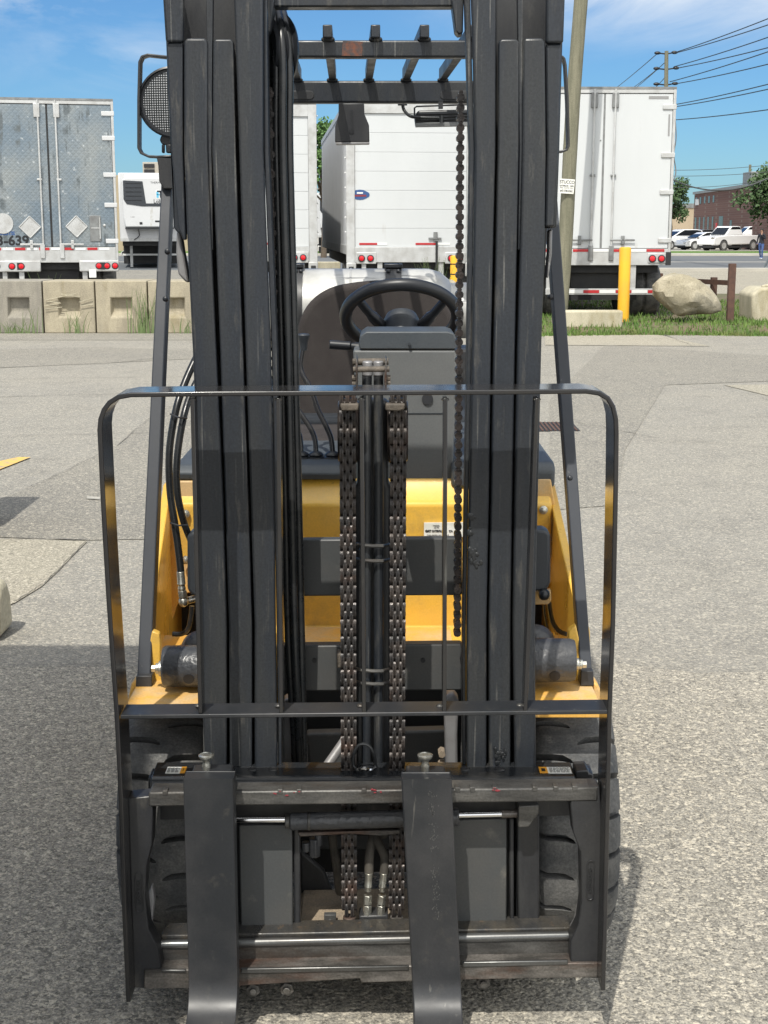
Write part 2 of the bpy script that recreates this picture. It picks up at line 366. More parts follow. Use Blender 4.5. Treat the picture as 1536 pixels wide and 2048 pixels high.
def quilted():
    m = mat('quilted_stainless_steel', (0.175, 0.22, 0.26), 0.38, 0.45, base2=(0.27, 0.295, 0.30), nscale=.8, nlo=.42, nhi=.62, rvar=.12, base3=(0.52, 0.55, 0.56), n3=(9, .60, .70), scratch=((.13, .15, .16), (6, 6, .7), .56))  # pale specks put the glints of dents into the colour
    N, L = m.node_tree.nodes, m.node_tree.links
    b = N['Principled BSDF']
    t = N.new('ShaderNodeTexCoord')
    sx = N.new('ShaderNodeSeparateXYZ'); L.new(t.outputs['Object'], sx.inputs[0])
    outs = []
    for sg in (1, -1):
        a = N.new('ShaderNodeMath'); a.operation = 'MULTIPLY'; a.inputs[1].default_value = sg; L.new(sx.outputs['X'], a.inputs[0])
        c = N.new('ShaderNodeMath'); c.operation = 'ADD'; L.new(a.outputs[0], c.inputs[0]); L.new(sx.outputs['Z'], c.inputs[1])
        s = N.new('ShaderNodeMath'); s.operation = 'MULTIPLY'; s.inputs[1].default_value = 29.0; L.new(c.outputs[0], s.inputs[0])
        q = N.new('ShaderNodeMath'); q.operation = 'SINE'; L.new(s.outputs[0], q.inputs[0])
        ab = N.new('ShaderNodeMath'); ab.operation = 'ABSOLUTE'; L.new(q.outputs[0], ab.inputs[0])
        outs.append(ab.outputs[0])
    mn = N.new('ShaderNodeMath'); mn.operation = 'MINIMUM'; L.new(outs[0], mn.inputs[0]); L.new(outs[1], mn.inputs[1])
    nb = N.new('ShaderNodeTexNoise'); nb.inputs['Scale'].default_value = 3; nb.inputs['Detail'].default_value = 5
    L.new(t.outputs['Object'], nb.inputs['Vector'])
    ad = N.new('ShaderNodeMath'); ad.operation = 'MULTIPLY_ADD'; ad.inputs[1].default_value = 2.0
    L.new(nb.outputs['Fac'], ad.inputs[0]); L.new(mn.outputs[0], ad.inputs[2])
    bp = N.new('ShaderNodeBump'); bp.inputs['Strength'].default_value = .22; bp.inputs['Distance'].default_value = .008
    L.new(ad.outputs[0], bp.inputs['Height']); L.new(bp.outputs[0], b.inputs['Normal'])
    return m
M['quilt'] = quilted()

def brickmat():
    m = bpy.data.materials.new('brown_brick'); m.use_nodes = True
    N, L = m.node_tree.nodes, m.node_tree.links
    b = N['Principled BSDF']; b.inputs['Roughness'].default_value = .95
    t = N.new('ShaderNodeTexCoord')
    mpn = N.new('ShaderNodeMapping'); mpn.inputs['Rotation'].default_value = (R(90), 0, 0)
    L.new(t.outputs['Object'], mpn.inputs['Vector'])
    bt = N.new('ShaderNodeTexBrick'); bt.inputs['Scale'].default_value = 1.0
    bt.inputs['Brick Width'].default_value = .5; bt.inputs['Row Height'].default_value = .2; bt.inputs['Mortar Size'].default_value = .012
    bt.inputs['Color1'].default_value = (0.125, 0.062, 0.05, 1); bt.inputs['Color2'].default_value = (0.10, 0.05, 0.042, 1)
    bt.inputs['Mortar'].default_value = (0.16, 0.12, 0.10, 1)
    L.new(mpn.outputs[0], bt.inputs['Vector'])
    L.new(bt.outputs['Color'], b.inputs['Base Color'])
    return m
M['brick'] = brickmat()

def lensmat():
    m = bpy.data.materials.new('prismatic_lamp_lens'); m.use_nodes = True
    N, L = m.node_tree.nodes, m.node_tree.links
    b = N['Principled BSDF']; b.inputs['Roughness'].default_value = .12; b.inputs['Metallic'].default_value = .7
    t = N.new('ShaderNodeTexCoord'); sx = N.new('ShaderNodeSeparateXYZ'); L.new(t.outputs['Object'], sx.inputs[0])
    o = []
    for ax, k in (('X', 1100.), ('Z', 1100.)):
        s = N.new('ShaderNodeMath'); s.operation = 'MULTIPLY'; s.inputs[1].default_value = k; L.new(sx.outputs[ax], s.inputs[0])
        q = N.new('ShaderNodeMath'); q.operation = 'SINE'; L.new(s.outputs[0], q.inputs[0]); o.append(q.outputs[0])
    mn = N.new('ShaderNodeMath'); mn.operation = 'MINIMUM'; L.new(o[0], mn.inputs[0]); L.new(o[1], mn.inputs[1])
    r = N.new('ShaderNodeMapRange'); r.inputs['From Min'].default_value = -.2; r.inputs['From Max'].default_value = .35; L.new(mn.outputs[0], r.inputs['Value'])
    x = N.new('ShaderNodeMix'); x.data_type = 'RGBA'; L.new(r.outputs[0], x.inputs['Factor'])
    x.inputs['A'].default_value = (0.05, 0.055, 0.055, 1); x.inputs['B'].default_value = (0.9, .9, .9, 1)
    L.new(x.outputs['Result'], b.inputs['Base Color'])
    return m
M['lens'] = lensmat()

class MB:
    def __init__(s):
        s.bm = bmesh.new()
    def face(s, pts):
        vs = [s.bm.verts.new(p) for p in pts]
        return s.bm.faces.new(vs)
    def hull(s, lo, hi):
        """two matching loops joined into a closed solid"""
        a = [s.bm.verts.new(p) for p in lo]; b = [s.bm.verts.new(p) for p in hi]
        n = len(a)
        s.bm.faces.new(a); s.bm.faces.new(list(reversed(b)))
        for i in range(n):
            j = (i + 1) % n
            s.bm.faces.new((a[j], a[i], b[i], b[j]))
        return s
    def box(s, x0, x1, y0, y1, z0, z1, mtx=None):
        lo = [(x0, y0, z0), (x1, y0, z0), (x1, y1, z0), (x0, y1, z0)]
        hi = [(x0, y0, z1), (x1, y0, z1), (x1, y1, z1), (x0, y1, z1)]
        if mtx is not None:
            lo = [mtx @ Vector(p) for p in lo]; hi = [mtx @ Vector(p) for p in hi]
        return s.hull(lo, hi)
    def prism(s, pts, y0, y1):      # outline in (x,z), extruded along y
        return s.hull([(p[0], y0, p[1]) for p in pts], [(p[0], y1, p[1]) for p in pts])
    def ppx(s, pts, y0, y1):        # outline given in photo pixels on the plane y0
        return s.prism([W(u, v, y0) for u, v in pts], y0, y1)
    def prismx(s, pts, x0, x1):     # outline in (y,z), extruded along x
        return s.hull([(x0, p[0], p[1]) for p in pts], [(x1, p[0], p[1]) for p in pts])
    def cyl(s, p, q, r, seg=20, r2=None, caps=True):
        p, q = Vector(p), Vector(q); r2 = r if r2 is None else r2
        d = (q - p).normalized()
        a = d.orthogonal().normalized(); b = d.cross(a)
        A = [p + a * math.cos(t) * r + b * math.sin(t) * r for t in [2 * math.pi * i / seg for i in range(seg)]]
        B = [q + a * math.cos(t) * r2 + b * math.sin(t) * r2 for t in [2 * math.pi * i / seg for i in range(seg)]]
        return s.hull(A, B)
    def tube(s, pts, r, seg=10, closed=False):
        pts = [Vector(p) for p in pts]; n = len(pts)
        rings = []; prev = None
        for i, p in enumerate(pts):
            if closed: d = pts[(i + 1) % n] - pts[i - 1]
            else: d = pts[min(i + 1, n - 1)] - pts[max(i - 1, 0)]
            d.normalize()
            a = d.orthogonal().normalized() if prev is None else (prev - d * prev.dot(d)).normalized()
            prev = a; b = d.cross(a)
            rr = r[i] if isinstance(r, (list, tuple)) else r
            rings.append([s.bm.verts.new(p + a * math.cos(2 * math.pi * k / seg) * rr + b * math.sin(2 * math.pi * k / seg) * rr) for k in range(seg)])
        m = n if closed else n - 1
        for i in range(m):
            A, B = rings[i], rings[(i + 1) % n]
            for k in range(seg):
                s.bm.faces.new((A[k], A[(k + 1) % seg], B[(k + 1) % seg], B[k]))
        if not closed:
            s.bm.faces.new(list(reversed(rings[0]))); s.bm.faces.new(rings[-1])
        return s
    def lathe(s, prof, c, axis, seg=32):
        """prof: list of (radius, distance along axis)"""
        c = Vector(c); d = Vector(axis).normalized(); a = d.orthogonal().normalized(); b = d.cross(a)
        rings = []
        for r, h in prof:
            rings.append([s.bm.verts.new(c + d * h + (a * math.cos(2 * math.pi * k / seg) + b * math.sin(2 * math.pi * k / seg)) * max(r, 1e-5)) for k in range(seg)])
        for i in range(len(prof) - 1):
            for k in range(seg):
                s.bm.faces.new((rings[i][k], rings[i][(k + 1) % seg], rings[i + 1][(k + 1) % seg], rings[i + 1][k]))
        s.bm.faces.new(list(reversed(rings[0]))); s.bm.faces.new(rings[-1])
        return s
    def ball(s, c, r, sx=1, sy=1, sz=1, u=16, v=10):
        m = Matrix.Translation(c) @ Matrix.Diagonal((sx, sy, sz, 1))
        bmesh.ops.create_uvsphere(s.bm, u_segments=u, v_segments=v, radius=r, matrix=m)
        return s
    def strip(s, outer, y0, y1, th):
        """flat bar bent along a path in (x,z): th thick, running y0..y1"""
        P = [Vector((p[0], p[1])) for p in outer]; n = len(P); In = []
        for i in range(n):
            d = (P[min(i + 1, n - 1)] - P[max(i - 1, 0)]).normalized()
            In.append(P[i] + Vector((d.y, -d.x)) * th)
        for i in range(n - 1):
            pass
        vs = []
        for i in range(n):
            vs.append([s.bm.verts.new((P[i].x, y0, P[i].y)), s.bm.verts.new((P[i].x, y1, P[i].y)),
                       s.bm.verts.new((In[i].x, y1, In[i].y)), s.bm.verts.new((In[i].x, y0, In[i].y))])
        for i in range(n - 1):
            for k in range(4):
                s.bm.faces.new((vs[i][k], vs[i][(k + 1) % 4], vs[i + 1][(k + 1) % 4], vs[i + 1][k]))
        s.bm.faces.new(list(reversed(vs[0]))); s.bm.faces.new(vs[-1])
        return s
    def split(s, name, m, parent=None, **k):
        """every separate piece becomes an object of its own"""
        left = set(s.bm.verts); out = []
        while left:
            st = [next(iter(left))]; isl = set(st)
            while st:
                v = st.pop()
                for e in v.link_edges:
                    w_ = e.other_vert(v)
                    if w_ not in isl: isl.add(w_); st.append(w_)
            left -= isl
            b2 = MB(); mp_ = {}
            for v in isl: mp_[v] = b2.bm.verts.new(v.co)
            done = set()
            for v in isl:
                for f in v.link_faces:
                    if f not in done: done.add(f); b2.bm.faces.new([mp_[x] for x in f.verts])
            out.append(b2.build(name, m, parent, **k))
        return out
    def build(s, name, m, parent=None, bevel=0.0, smooth=True, ang=38, seg=2, sub=0):
        bmesh.ops.recalc_face_normals(s.bm, faces=s.bm.faces)
        me = bpy.data.meshes.new(name)
        off = Vector((0, 0, 0))
        if parent is None:
            vs = [v.co for v in s.bm.verts]
            off = Vector(((min(v.x for v in vs) + max(v.x for v in vs)) / 2, (min(v.y for v in vs) + max(v.y for v in vs)) / 2, min(v.z for v in vs)))
            bmesh.ops.translate(s.bm, verts=s.bm.verts, vec=-off)
        s.bm.to_mesh(me); s.bm.free()
        if smooth:
            me.shade_smooth()
            me.set_sharp_from_angle(angle=R(ang))
        me.materials.append(M[m] if isinstance(m, str) else m)
        o = bpy.data.objects.new(name, me)
        COL.objects.link(o)
        o.location = off
        if parent is not None:
            o.parent = parent
            o.matrix_parent_inverse = Matrix.Translation(-wloc(parent))
        if sub:
            md = o.modifiers.new('subdiv', 'SUBSURF'); md.levels = sub; md.render_levels = sub
        if bevel > 0:
            md = o.modifiers.new('bevel', 'BEVEL'); md.width = bevel; md.segments = seg; md.limit_method = 'ANGLE'; md.angle_limit = R(35)
            md.harden_normals = False
        return o

def wloc(o):
    """world location of an unrotated parent chain, made while building"""
    v = Vector((0, 0, 0))
    while o is not None:
        if o.parent is None: v += o.location
        else: v += o.location + o.matrix_parent_inverse.translation
        o = o.parent
    return v

def thing(name, loc, label, cat, group=None):
    o = bpy.data.objects.new(name, None); COL.objects.link(o)
    o.location = loc; o.empty_display_size = .2
    return tag(o, label, cat, group)

def tag(o, label=None, cat=None, group=None, kind=None):
    if label: o['label'] = label
    if cat: o['category'] = cat
    if group: o['group'] = group
    if kind: o['kind'] = kind
    return o

def copy_tree(o, parent=None):
    c = o.copy(); COL.objects.link(c)
    c.parent = parent
    if parent is not None: c.matrix_parent_inverse = o.matrix_parent_inverse.copy()
    for ch in list(o.children): copy_tree(ch, c)
    return c

def text(s, size, m, parent, loc, rotx=90, rotz=0, roll=0, extrude=0.0006, sx=1.0, bold=0.0, name='lettering', align='CENTER'):
    cu = bpy.data.curves.new('lettering', 'FONT')
    cu.body = s; cu.size = size; cu.extrude = extrude; cu.align_x = align; cu.align_y = 'CENTER'; cu.offset = bold
    cu.resolution_u = 3
    t = bpy.data.objects.new('tmp', cu)
    COL.objects.link(t)
    bpy.context.view_layer.update()
    me = bpy.data.meshes.new_from_object(t)
    bpy.data.objects.remove(t); bpy.data.curves.remove(cu)
    mt = Matrix.Translation(loc) @ Matrix.Rotation(R(rotz), 4, 'Z') @ Matrix.Rotation(R(rotx), 4, 'X') @ Matrix.Rotation(R(roll), 4, 'Z') @ Matrix.Diagonal((sx, 1, 1, 1))
    me.transform(mt)
    me.materials.clear(); me.materials.append(M[m])
    o = bpy.data.objects.new(name, me); COL.objects.link(o)
    if parent is not None:
        o.parent = parent; o.matrix_parent_inverse = Matrix.Translation(-wloc(parent))
    return o

def curve_pts(ctrl, n=8):
    """Catmull-Rom through the control points"""
    P = [Vector(p) for p in ctrl]; out = []
    for i in range(len(P) - 1):
        p0, p1, p2, p3 = P[max(i - 1, 0)], P[i], P[i + 1], P[min(i + 2, len(P) - 1)]
        for k in range(n):
            t = k / n
            out.append(0.5 * ((2 * p1) + (-p0 + p2) * t + (2 * p0 - 5 * p1 + 4 * p2 - p3) * t * t + (-p0 + 3 * p1 - 3 * p2 + p3) * t ** 3))
    out.append(P[-1]); return out

# ------------------------------------------------------------------ ground and setting
YV = 24.0            # where the lot ends and the verge begins
b = MB()
b.face([(-700, -60, 0), (700, -60, 0), (700, 1500, 0), (-700, 1500, 0)])
g = b.build('ground', 'asphalt', smooth=False); tag(g, kind='structure')

def sheet(name, px, m, z=0.004, kind='structure'):
    bb = MB(); bb.face([(*G(u, v, z), z) for u, v in px]); o = bb.build(name, m, smooth=False); tag(o, kind=kind); return o
sheet('asphalt_patch', [(330, 812), (232, 893), (100, 958), (42, 982), (-60, 1020), (-60, 1072), (170, 1080), (430, 1076), (430, 812)], 'asphalt_s')
sheet('pale_asphalt_patch', [(-60, 1076), (60, 1079), (175, 1082), (158, 1098), (118, 1140), (84, 1172), (30, 1205), (-60, 1240)], 'asphalt_l', .006)
sheet('dark_asphalt_strip', [(-60, 667), (430, 667), (430, 680), (-60, 680)], 'asphalt_s')
sheet('grey_asphalt_wash', [(-60, 700), (200, 694), (420, 702), (420, 716), (210, 726), (-60, 738)], 'asphalt_s')
sheet('grey_asphalt_lane', [(1100, 800), (1210, 690), (1600, 715), (1600, 760), (1330, 770), (1250, 900), (1230, 1010), (1100, 1020)], 'asphalt_s')
sheet('pale_asphalt_lane', [(1090, 668), (1290, 664), (1420, 692), (1090, 690)], 'asphalt_l', .006)
sheet('pale_asphalt_triangle', [(1448, 770), (1600, 768), (1600, 806)], 'asphalt_l', .006)

sheet('near_asphalt', [(-900, 1335), (-200, 1334), (240, 1333), (420, 1332), (1235, 1327), (1400, 1346), (1600, 1341), (2400, 1345), (2600, 2600), (-1200, 2600)], 'asphalt_c', .002)
def seam(px, w0, name='pavement_seam'):
    bb = MB(); P = [Vector((*G(u, v), 0.009)) for u, v in px]
    Q = []
    for i in range(len(P) - 1):
        for k in range(10): Q.append(P[i].lerp(P[i + 1], k / 10))
    Q.append(P[-1])
    L_, R_ = [], []
    for i, p in enumerate(Q):
        d = (Q[min(i + 1, len(Q) - 1)] - Q[max(i - 1, 0)]).normalized(); nn = Vector((-d.y, d.x, 0))
        jit = nn * random.uniform(-.5, .5) * w0 * 1.5; ww = w0 * random.uniform(.15, 1.0) * .36
        L_.append(bb.bm.verts.new(p + jit + nn * ww)); R_.append(bb.bm.verts.new(p + jit - nn * ww))
    for i in range(len(Q) - 1): bb.bm.faces.new((L_[i], L_[i + 1], R_[i + 1], R_[i]))
    tag(bb.build(name, 'seam', smooth=False), kind='structure')
seam([(-40, 1333), (240, 1332), (420, 1331)], .008)
seam([(-40, 762), (110, 757), (420, 752)], .02)
seam([(-40, 796), (150, 790), (420, 786)], .03)
seam([(-40, 873), (200, 869), (420, 866)], .02)
seam([(330, 812), (232, 893), (100, 958), (42, 982)], .012)
seam([(-40, 1079), (170, 1081)], .02)
seam([(175, 1082), (118, 1140), (84, 1172), (30, 1205)], .008)
seam([(1090, 690), (1420, 694)], .03)
seam([(1290, 650), (1340, 674), (1385, 692)], .04)
seam([(1150, 845), (1330, 880), (1600, 900)], .015)
seam([(-40, 738), (210, 728), (330, 716)], .03)
seam([(1235, 1325), (1400, 1345), (1600, 1340)], .006)
sheet('yellow_parking_line', [(-30, 929), (35, 914), (62, 914), (-30, 950)], 'road_yellow', .010)
sheet('white_parking_line', [(174, 992), (200, 994), (200, 999), (174, 997)], 'road_white', .010)

# far side: verge, road, kerbs (raised a little above the lot)
ZV = 0.13
def slab(name, x0, x1, y0, y1, z0, z1, m):
    o = MB().box(x0, x1, y0, y1, z0, z1).build(name, m, smooth=False); tag(o, kind='structure'); return o
o = MB().hull([(2.35, 23.85, -.05), (60, 23.85, -.05), (60, 37, -.05), (2.35, 37, -.05)], [(2.35, 24.5, ZV), (60, 24.5, ZV), (60, 37, ZV), (2.35, 37, ZV)]).build('verge_soil', 'soil', smooth=False); tag(o, kind='structure')
slab('rear_lot', -80, 2.33, 25.6, 60, -.3, .10, 'asphalt_s')
slab('access_road', 2.35, 60, 37.0, 60, -.3, .09, 'asphalt_l')
slab('road', -80, 220, 60, 96, -.3, .05, 'road')
slab('road_centre_line', -80, 220, 77.2, 77.9, .05, .062, 'kerb')
slab('far_kerb', -80, 220, 96, 100, -.3, .16, 'kerb')
slab('near_kerb', 9.5, 220, 58.8, 60, -.3, .2, 'kerb')
slab('far_verge', -80, 220, 100, 110, -.3, .17, 'grass')
slab('far_lot', -80, 220, 110, 300, -.3, .12, 'kerb')

# grass of the verge: blades, nobody could count them
def blades(name, spots, m, hmin, hmax, wd, lean=.5):
    vs, fs = [], []
    for (x, y, z) in spots:
        h = random.uniform(hmin, hmax); a = random.uniform(0, 6.28); dx, dy = math.cos(a) * wd, math.sin(a) * wd
        lx, ly = random.uniform(-lean, lean) * h, random.uniform(-lean, lean) * h
        n = len(vs)
        vs += [(x - dx, y - dy, z), (x + dx, y + dy, z), (x + dx * .6 + lx * .5, y + dy * .6 + ly * .5, z + h * .6), (x + lx, y + ly, z + h)]
        fs += [(n, n + 1, n + 2), (n, n + 2, n + 3)]
    me = bpy.data.meshes.new(name); me.from_pydata(vs, [], fs); me.materials.append(M[m])
    o = bpy.data.objects.new(name, me); COL.objects.link(o); return o
sp_ = []
for i in range(26000):
    x = random.uniform(2.4, 15); y = 24.05 + (random.random() ** 1.5) * 9
    n = math.sin(x * 2.3 + y) * math.cos(x * .9 - y * 1.7) + random.uniform(-.8, .8)
    if n > -.6: sp_.append((x, y, (ZV - .01) if y > 24.45 else max(0, (y - 24.05) / .45 * ZV)))
tag(blades('grass', sp_, 'grass', .03, .11, .012), kind='stuff')
sp_ = [(x, 23.97 - abs(random.gauss(0, .06)) + .13 * math.sin(x * 1.7) + random.random() * .25, .0) for x in [random.uniform(2.4, 15) for i in range(5000)]]
tag(blades('grass_fringe', sp_, 'grass', .03, .09, .010), kind='stuff')

# ------------------------------------------------------------------ trailers
TH = 4.17
def trailer(name, u, Yr, label, style, cat='semi trailer', length=13.0, yaw=0.0, zg=ZV - .03, uref=300):
    cx = xat(u, uref, Yr)
    t = thing(name, (0, 0, 0), label, cat)
    hw = 1.295
    body = MB().box(-hw + .01, hw - .01, .06, length, 1.22, TH - .01).build('trailer_box', 'white' if style != 'silver' else 'alu', t, bevel=.02)
    fr = MB()
    fm = 'alu'
    pw = .05 if style != 'rollup' else .17
    hh = .10 if style != 'rollup' else .27
    fr.box(-hw, -hw + pw, -.02, .10, 1.0, TH - .002); fr.box(hw - pw, hw, -.02, .10, 1.0, TH - .002)
    fr.box(-hw + pw, hw - pw, -.018, .10, TH - hh, TH - .03)
    MB().box(-hw + .001, hw - .001, -.024, .3, TH - .03, TH + .012).build('roof_cap', 'alu_d', t)
    fr.box(-hw + pw, hw - pw, -.03, .12, 1.0, 1.30)
    fr.build('rear_frame', fm, t, bevel=.006)
    if style == 'rollup':
        d = MB()
        z = 1.30
        n = 7; ph = (TH - .27 - 1.30) / n
        for k in range(n):
            d.box(-hw + pw + .004, hw - pw - .004, .012, .05, z + k * ph + .0015, z + (k + 1) * ph - .0015)
        dd = d.build('roll_up_door', 'white_d', t, bevel=.006)
        MB().box(-hw + pw, hw - pw, .03, .05, 1.30, TH - .27).build('door_gap_seal', 'white_tape', t)
        e = MB(); ez = 2.33; pts = [(-1.02 + .17 * math.copysign(abs(math.cos(a)) ** 1.0, math.cos(a)) * (1.0 if abs(math.cos(a)) < .9 else 1.15), ez + .10 * math.sin(a)) for a in [i * math.pi / 8 for i in range(16)]]
        emb = MB().prism(pts, .004, .013).build('oval_badge', 'ink_blue', dd)
        MB().prism([(-1.02 - .13, ez - .035), (-1.02 + .13, ez - .035), (-1.02 + .12, ez + .0), (-1.02 - .12, ez + .0)], .0, .006).build('badge_band', 'ink_red', emb)
        MB().box(-1.02 - .06, -1.02 + .06, -.002, .003, ez + .02, ez + .05).build('badge_mark', 'white_tape', emb)
        ta = MB(); ta.box(-hw + .26, -hw + .62, .004, .012, 1.345, 1.385); ta.box(.1, .55, .004, .012, 1.345, 1.385)
        ta.build('red_tape', 'red_tape', t)
        ta = MB(); ta.box(-hw + .62, -hw + .82, .004, .012, 1.345, 1.385); ta.box(.55, .8, .004, .012, 1.345, 1.385)
        ta.build('white_tape', 'white_tape', t)
        lk = MB(); lk.box(.46, .54, -.02, .012, 1.42, 1.60); lk.box(.36, .62, -.03, .0, 1.46, 1.49); lk.build('door_latch', 'alu_d', t)
        st = MB().box(.50, .545, -.05, -.035, .70, 1.42).build('pull_strap', 'black_flat', t)
        bl = MB()
        for k in range(9):
            for s_ in (-1, 1): bl.ball((s_ * (hw + .015), .05, 1.6 + k * .29), .018, u=6, v=4)
        bl.split('marker_rivet', 'white_tape', t)
        db = MB(); db.box(-hw - .005, -hw + .19, -.09, -.02, .72, 1.0); db.box(hw - .19, hw + .005, -.09, -.02, .72, 1.0)
        db.split('dock_bumper', 'alu', t, bevel=.02)
        du = MB(); du.box(-hw + .04, -hw + .14, -.11, -.09, .74, .92); du.box(hw - .14, hw - .04, -.11, -.09, .74, .92); du.split('dock_bumper_pad', 'black_flat', t, bevel=.01)
        lx = (-hw + .30, -hw + .48, hw - .48, hw - .30); lz = 1.08
        hz = MB(); hz.box(-hw + .19, -hw + .60, -.045, -.02, .97, 1.20); hz.box(hw - .60, hw - .19, -.045, -.02, .97, 1.20); hz.split('lamp_housing', 'alu', t, bevel=.02)
    else:
        dm = 'quilt' if style == 'silver' else 'white_d'
        doors = []
        for s_ in (-1, 1):
            x0, x1 = sorted((s_ * .018, s_ * (hw - pw - .006)))
            doors.append(MB().box(x0, x1, -.004, .045, 1.31, TH - .11).build('rear_door', dm, t, bevel=.006))
        MB().box(-.017, .017, .0, .03, 1.31, TH - .11).build('door_seal', 'alu_d' if style != 'silver' else 'black_flat', t)
        MB().box(-hw + .06, hw - .06, .046, .055, 1.25, TH - .1).build('door_backing', 'alu_d', t)
        for di, s_ in enumerate((-1, 1)):
            for xr in ((.19,) if style == 'white' else (.17,)):
                MB().cyl((s_ * xr, -.035, 1.12), (s_ * xr, -.035, TH - .03), .019, 10).build('lock_rod', 'alu', doors[di])
            kk = MB()
            kk.box(s_ * .19 - .06, s_ * .19 + .06, -.05, -.005, TH - .36, TH - .09)
            kk.box(s_ * .19 - .045, s_ * .19 + .045, -.06, -.03, 1.08, 1.36)
            kk.box(s_ * .19 - .05, s_ * .19 + .05, -.05, -.005, 2.60, 2.64)
            hzo = 0 if style == 'white' else -.10
            kk.box(min(s_ * .16, s_ * .62), max(s_ * .16, s_ * .62), -.06, -.045, 1.44 + hzo, 1.475 + hzo)
            kk.box(s_ * .40 - .03, s_ * .40 + .03, -.06, -.005, 1.37 + hzo, 1.54 + hzo)
            kk.split('lock_handle', 'alu' if style == 'silver' else 'alu_d', doors[di], bevel=.01)
            hg = MB()
            for z in ([1.42, 2.13, 2.72, 3.43, 3.9][:] if style == 'silver' else [1.45, 2.32, 2.98, 3.83]):
                hg.box(min(s_ * (hw - .24), s_ * (hw + .012)), max(s_ * (hw - .24), s_ * (hw + .012)), -.028, -.002, z - .045, z + .045)
            hg.split('door_hinge', 'white' if style == 'silver' else 'alu', doors[di], bevel=.01)
        r_, w_ = MB(), MB()
        k = 0; x = -hw + .1
        while x < hw - .3:
            (r_ if k % 2 == 0 else w_).box(x, x + (.20 if style == 'silver' else .33), -.036, -.028 - .002, 1.245, 1.295); x += .235 if style == 'silver' else .34; k += 1
        r_.build('red_tape', 'red_tape', t); w_.build('white_tape', 'white_tape', t)
        if style == 'white':
            lx = (-hw + .17, -hw + .34, hw - .34, hw - .17); lz = 1.12
            hz = MB(); hz.box(hw - .42, hw - .09, -.05, -.03, 1.04, 1.22); hz.box(-hw + .09, -hw + .42, -.05, -.03, 1.04, 1.22); hz.split('lamp_housing', 'alu', t, bevel=.015)
            MB().box(hw - .09, hw + .004, -.056, -.031, 1.0, 1.24).build('corner_block', 'black_flat', t)
            gr = MB(); gr.box(hw - .5, hw - .14, -.009, -.004, TH - .20, TH - .15); gr.box(hw - .13, hw - .10, -.009, -.004, TH - .85, TH - .47)
            gr.split('grey_strip', 'ink_grey', t)
            MB().cyl((-.06, -.012, 3.24), (-.06, .0, 3.24), .014, 8).build('door_bolt', 'alu_d', t)
        else:
            lx = (-hw + .19, -hw + .36, -hw + .66, hw - .66, hw - .48, hw - .17)
            lx = (-hw + .30, hw - .88, hw - .70, hw - .43); lz = .93
            lx = (-1.05, -.78, -.61, .97, 1.12, 1.36 - .01) if False else (-1.09, -.80, -.62, .97 - .07, 1.06, 1.22)
            hz = MB(); hz.box(hw - .78, hw + .0, -.06, -.02, .82, 1.04); hz.box(-hw, -.24, -.06, -.02, .82, 1.04); hz.split('lamp_housing', 'alu', t, bevel=.02)
            MB().box(hw - .37, hw - .27, -.066, -.055, .86, 1.0).build('lamp_gap', 'black_flat', t)
            MB().box(-.70, -.60, -.066, -.055, .86, 1.0).build('lamp_gap', 'black_flat', t)
    lm = MB()
    for x in lx:
        q = MB(); q.lathe([(0.02, -.020), (.046, -.016), (.057, -.004), (.059, .02)], (x, -.055, lz), (0, 1, 0), 18)
        lmp = q.build('tail_lamp', 'red', t)
        q = MB(); q.lathe([(0.061, -.012), (.070, -.010), (.072, .01)], (x, -.053, lz), (0, 1, 0), 18)
        q.build('lamp_ring', 'plastic_b', lmp)
    ug = MB(); uz = .46
    ug.box(-.95 if style != 'white' else -1.0, .95 if style != 'white' else 1.22, -.02, .06, uz, uz + .11)
    for s_ in (-1, 1): ug.box(s_ * .62 - .05, s_ * .62 + .05, .0, .08, uz + .11, 1.0)
    ug.box(-.99, -.90, .0, .06, uz, 1.0)
    ug.build('underride_guard', 'alu', t, bevel=.005)
    r_, w_ = MB(), MB(); x = -.9; k = 0
    while x < (.9 if style != 'white' else 1.15):
        (r_ if k % 2 == 0 else w_).box(x, x + .29, -.027, -.021, uz + .03, uz + .085); x += .3; k += 1
    r_.build('guard_red_tape', 'red_tape', t); w_.build('guard_white_tape', 'white_tape', t)
    ch = MB(); ch.box(-1.1, 1.1, .14, length - .2, .86, 1.2); ch.box(-.5, .5, .25, 3.5, .55, .86)
    ch.build('underframe', 'black_flat', t)
    mf = MB(); mf.box(-.7, .75, .30, .32, .35, .98); mf.build('mud_flap', 'black_flat', t)
    for yy in (.95, 2.25):
        ax = MB().cyl((-1.1, yy, .5), (1.1, yy, .5), .07, 10).build('axle', 'black_flat', t)
        for s_ in (-1, 1):
            wv = MB(); wv.lathe([(.28, 0), (.46, .0), (.505, .05), (.51, .22), (.50, .27), (.46, .30), (.46, .33), (.50, .36), (.51, .53), (.46, .58), (.28, .58)], (s_ * 1.25, yy, .51), (-s_, 0, 0), 30)
            wo = wv.build('wheel', 'tyre', t)
            rm = MB(); rm.lathe([(.02, .06), (.12, .05), (.27, .10), (.275, .02)], (s_ * 1.25, yy, .51), (-s_, 0, 0), 20); rm.build('rim', 'alu_d', wo)
    sr = MB(); sr.box(-hw - .004, -hw + .01, .1, length, 1.16, 1.34); sr.box(hw - .01, hw + .004, .1, length, 1.16, 1.34)
    sr.box(-hw - .004, -hw + .01, .1, length, TH - .14, TH - .02); sr.box(hw - .01, hw + .004, .1, length, TH - .14, TH - .02)
    sr.split('side_rail', 'alu', t)
    t.location = (cx, Yr, zg)
    t.rotation_euler = (0, 0, R(yaw))
    return t, cx

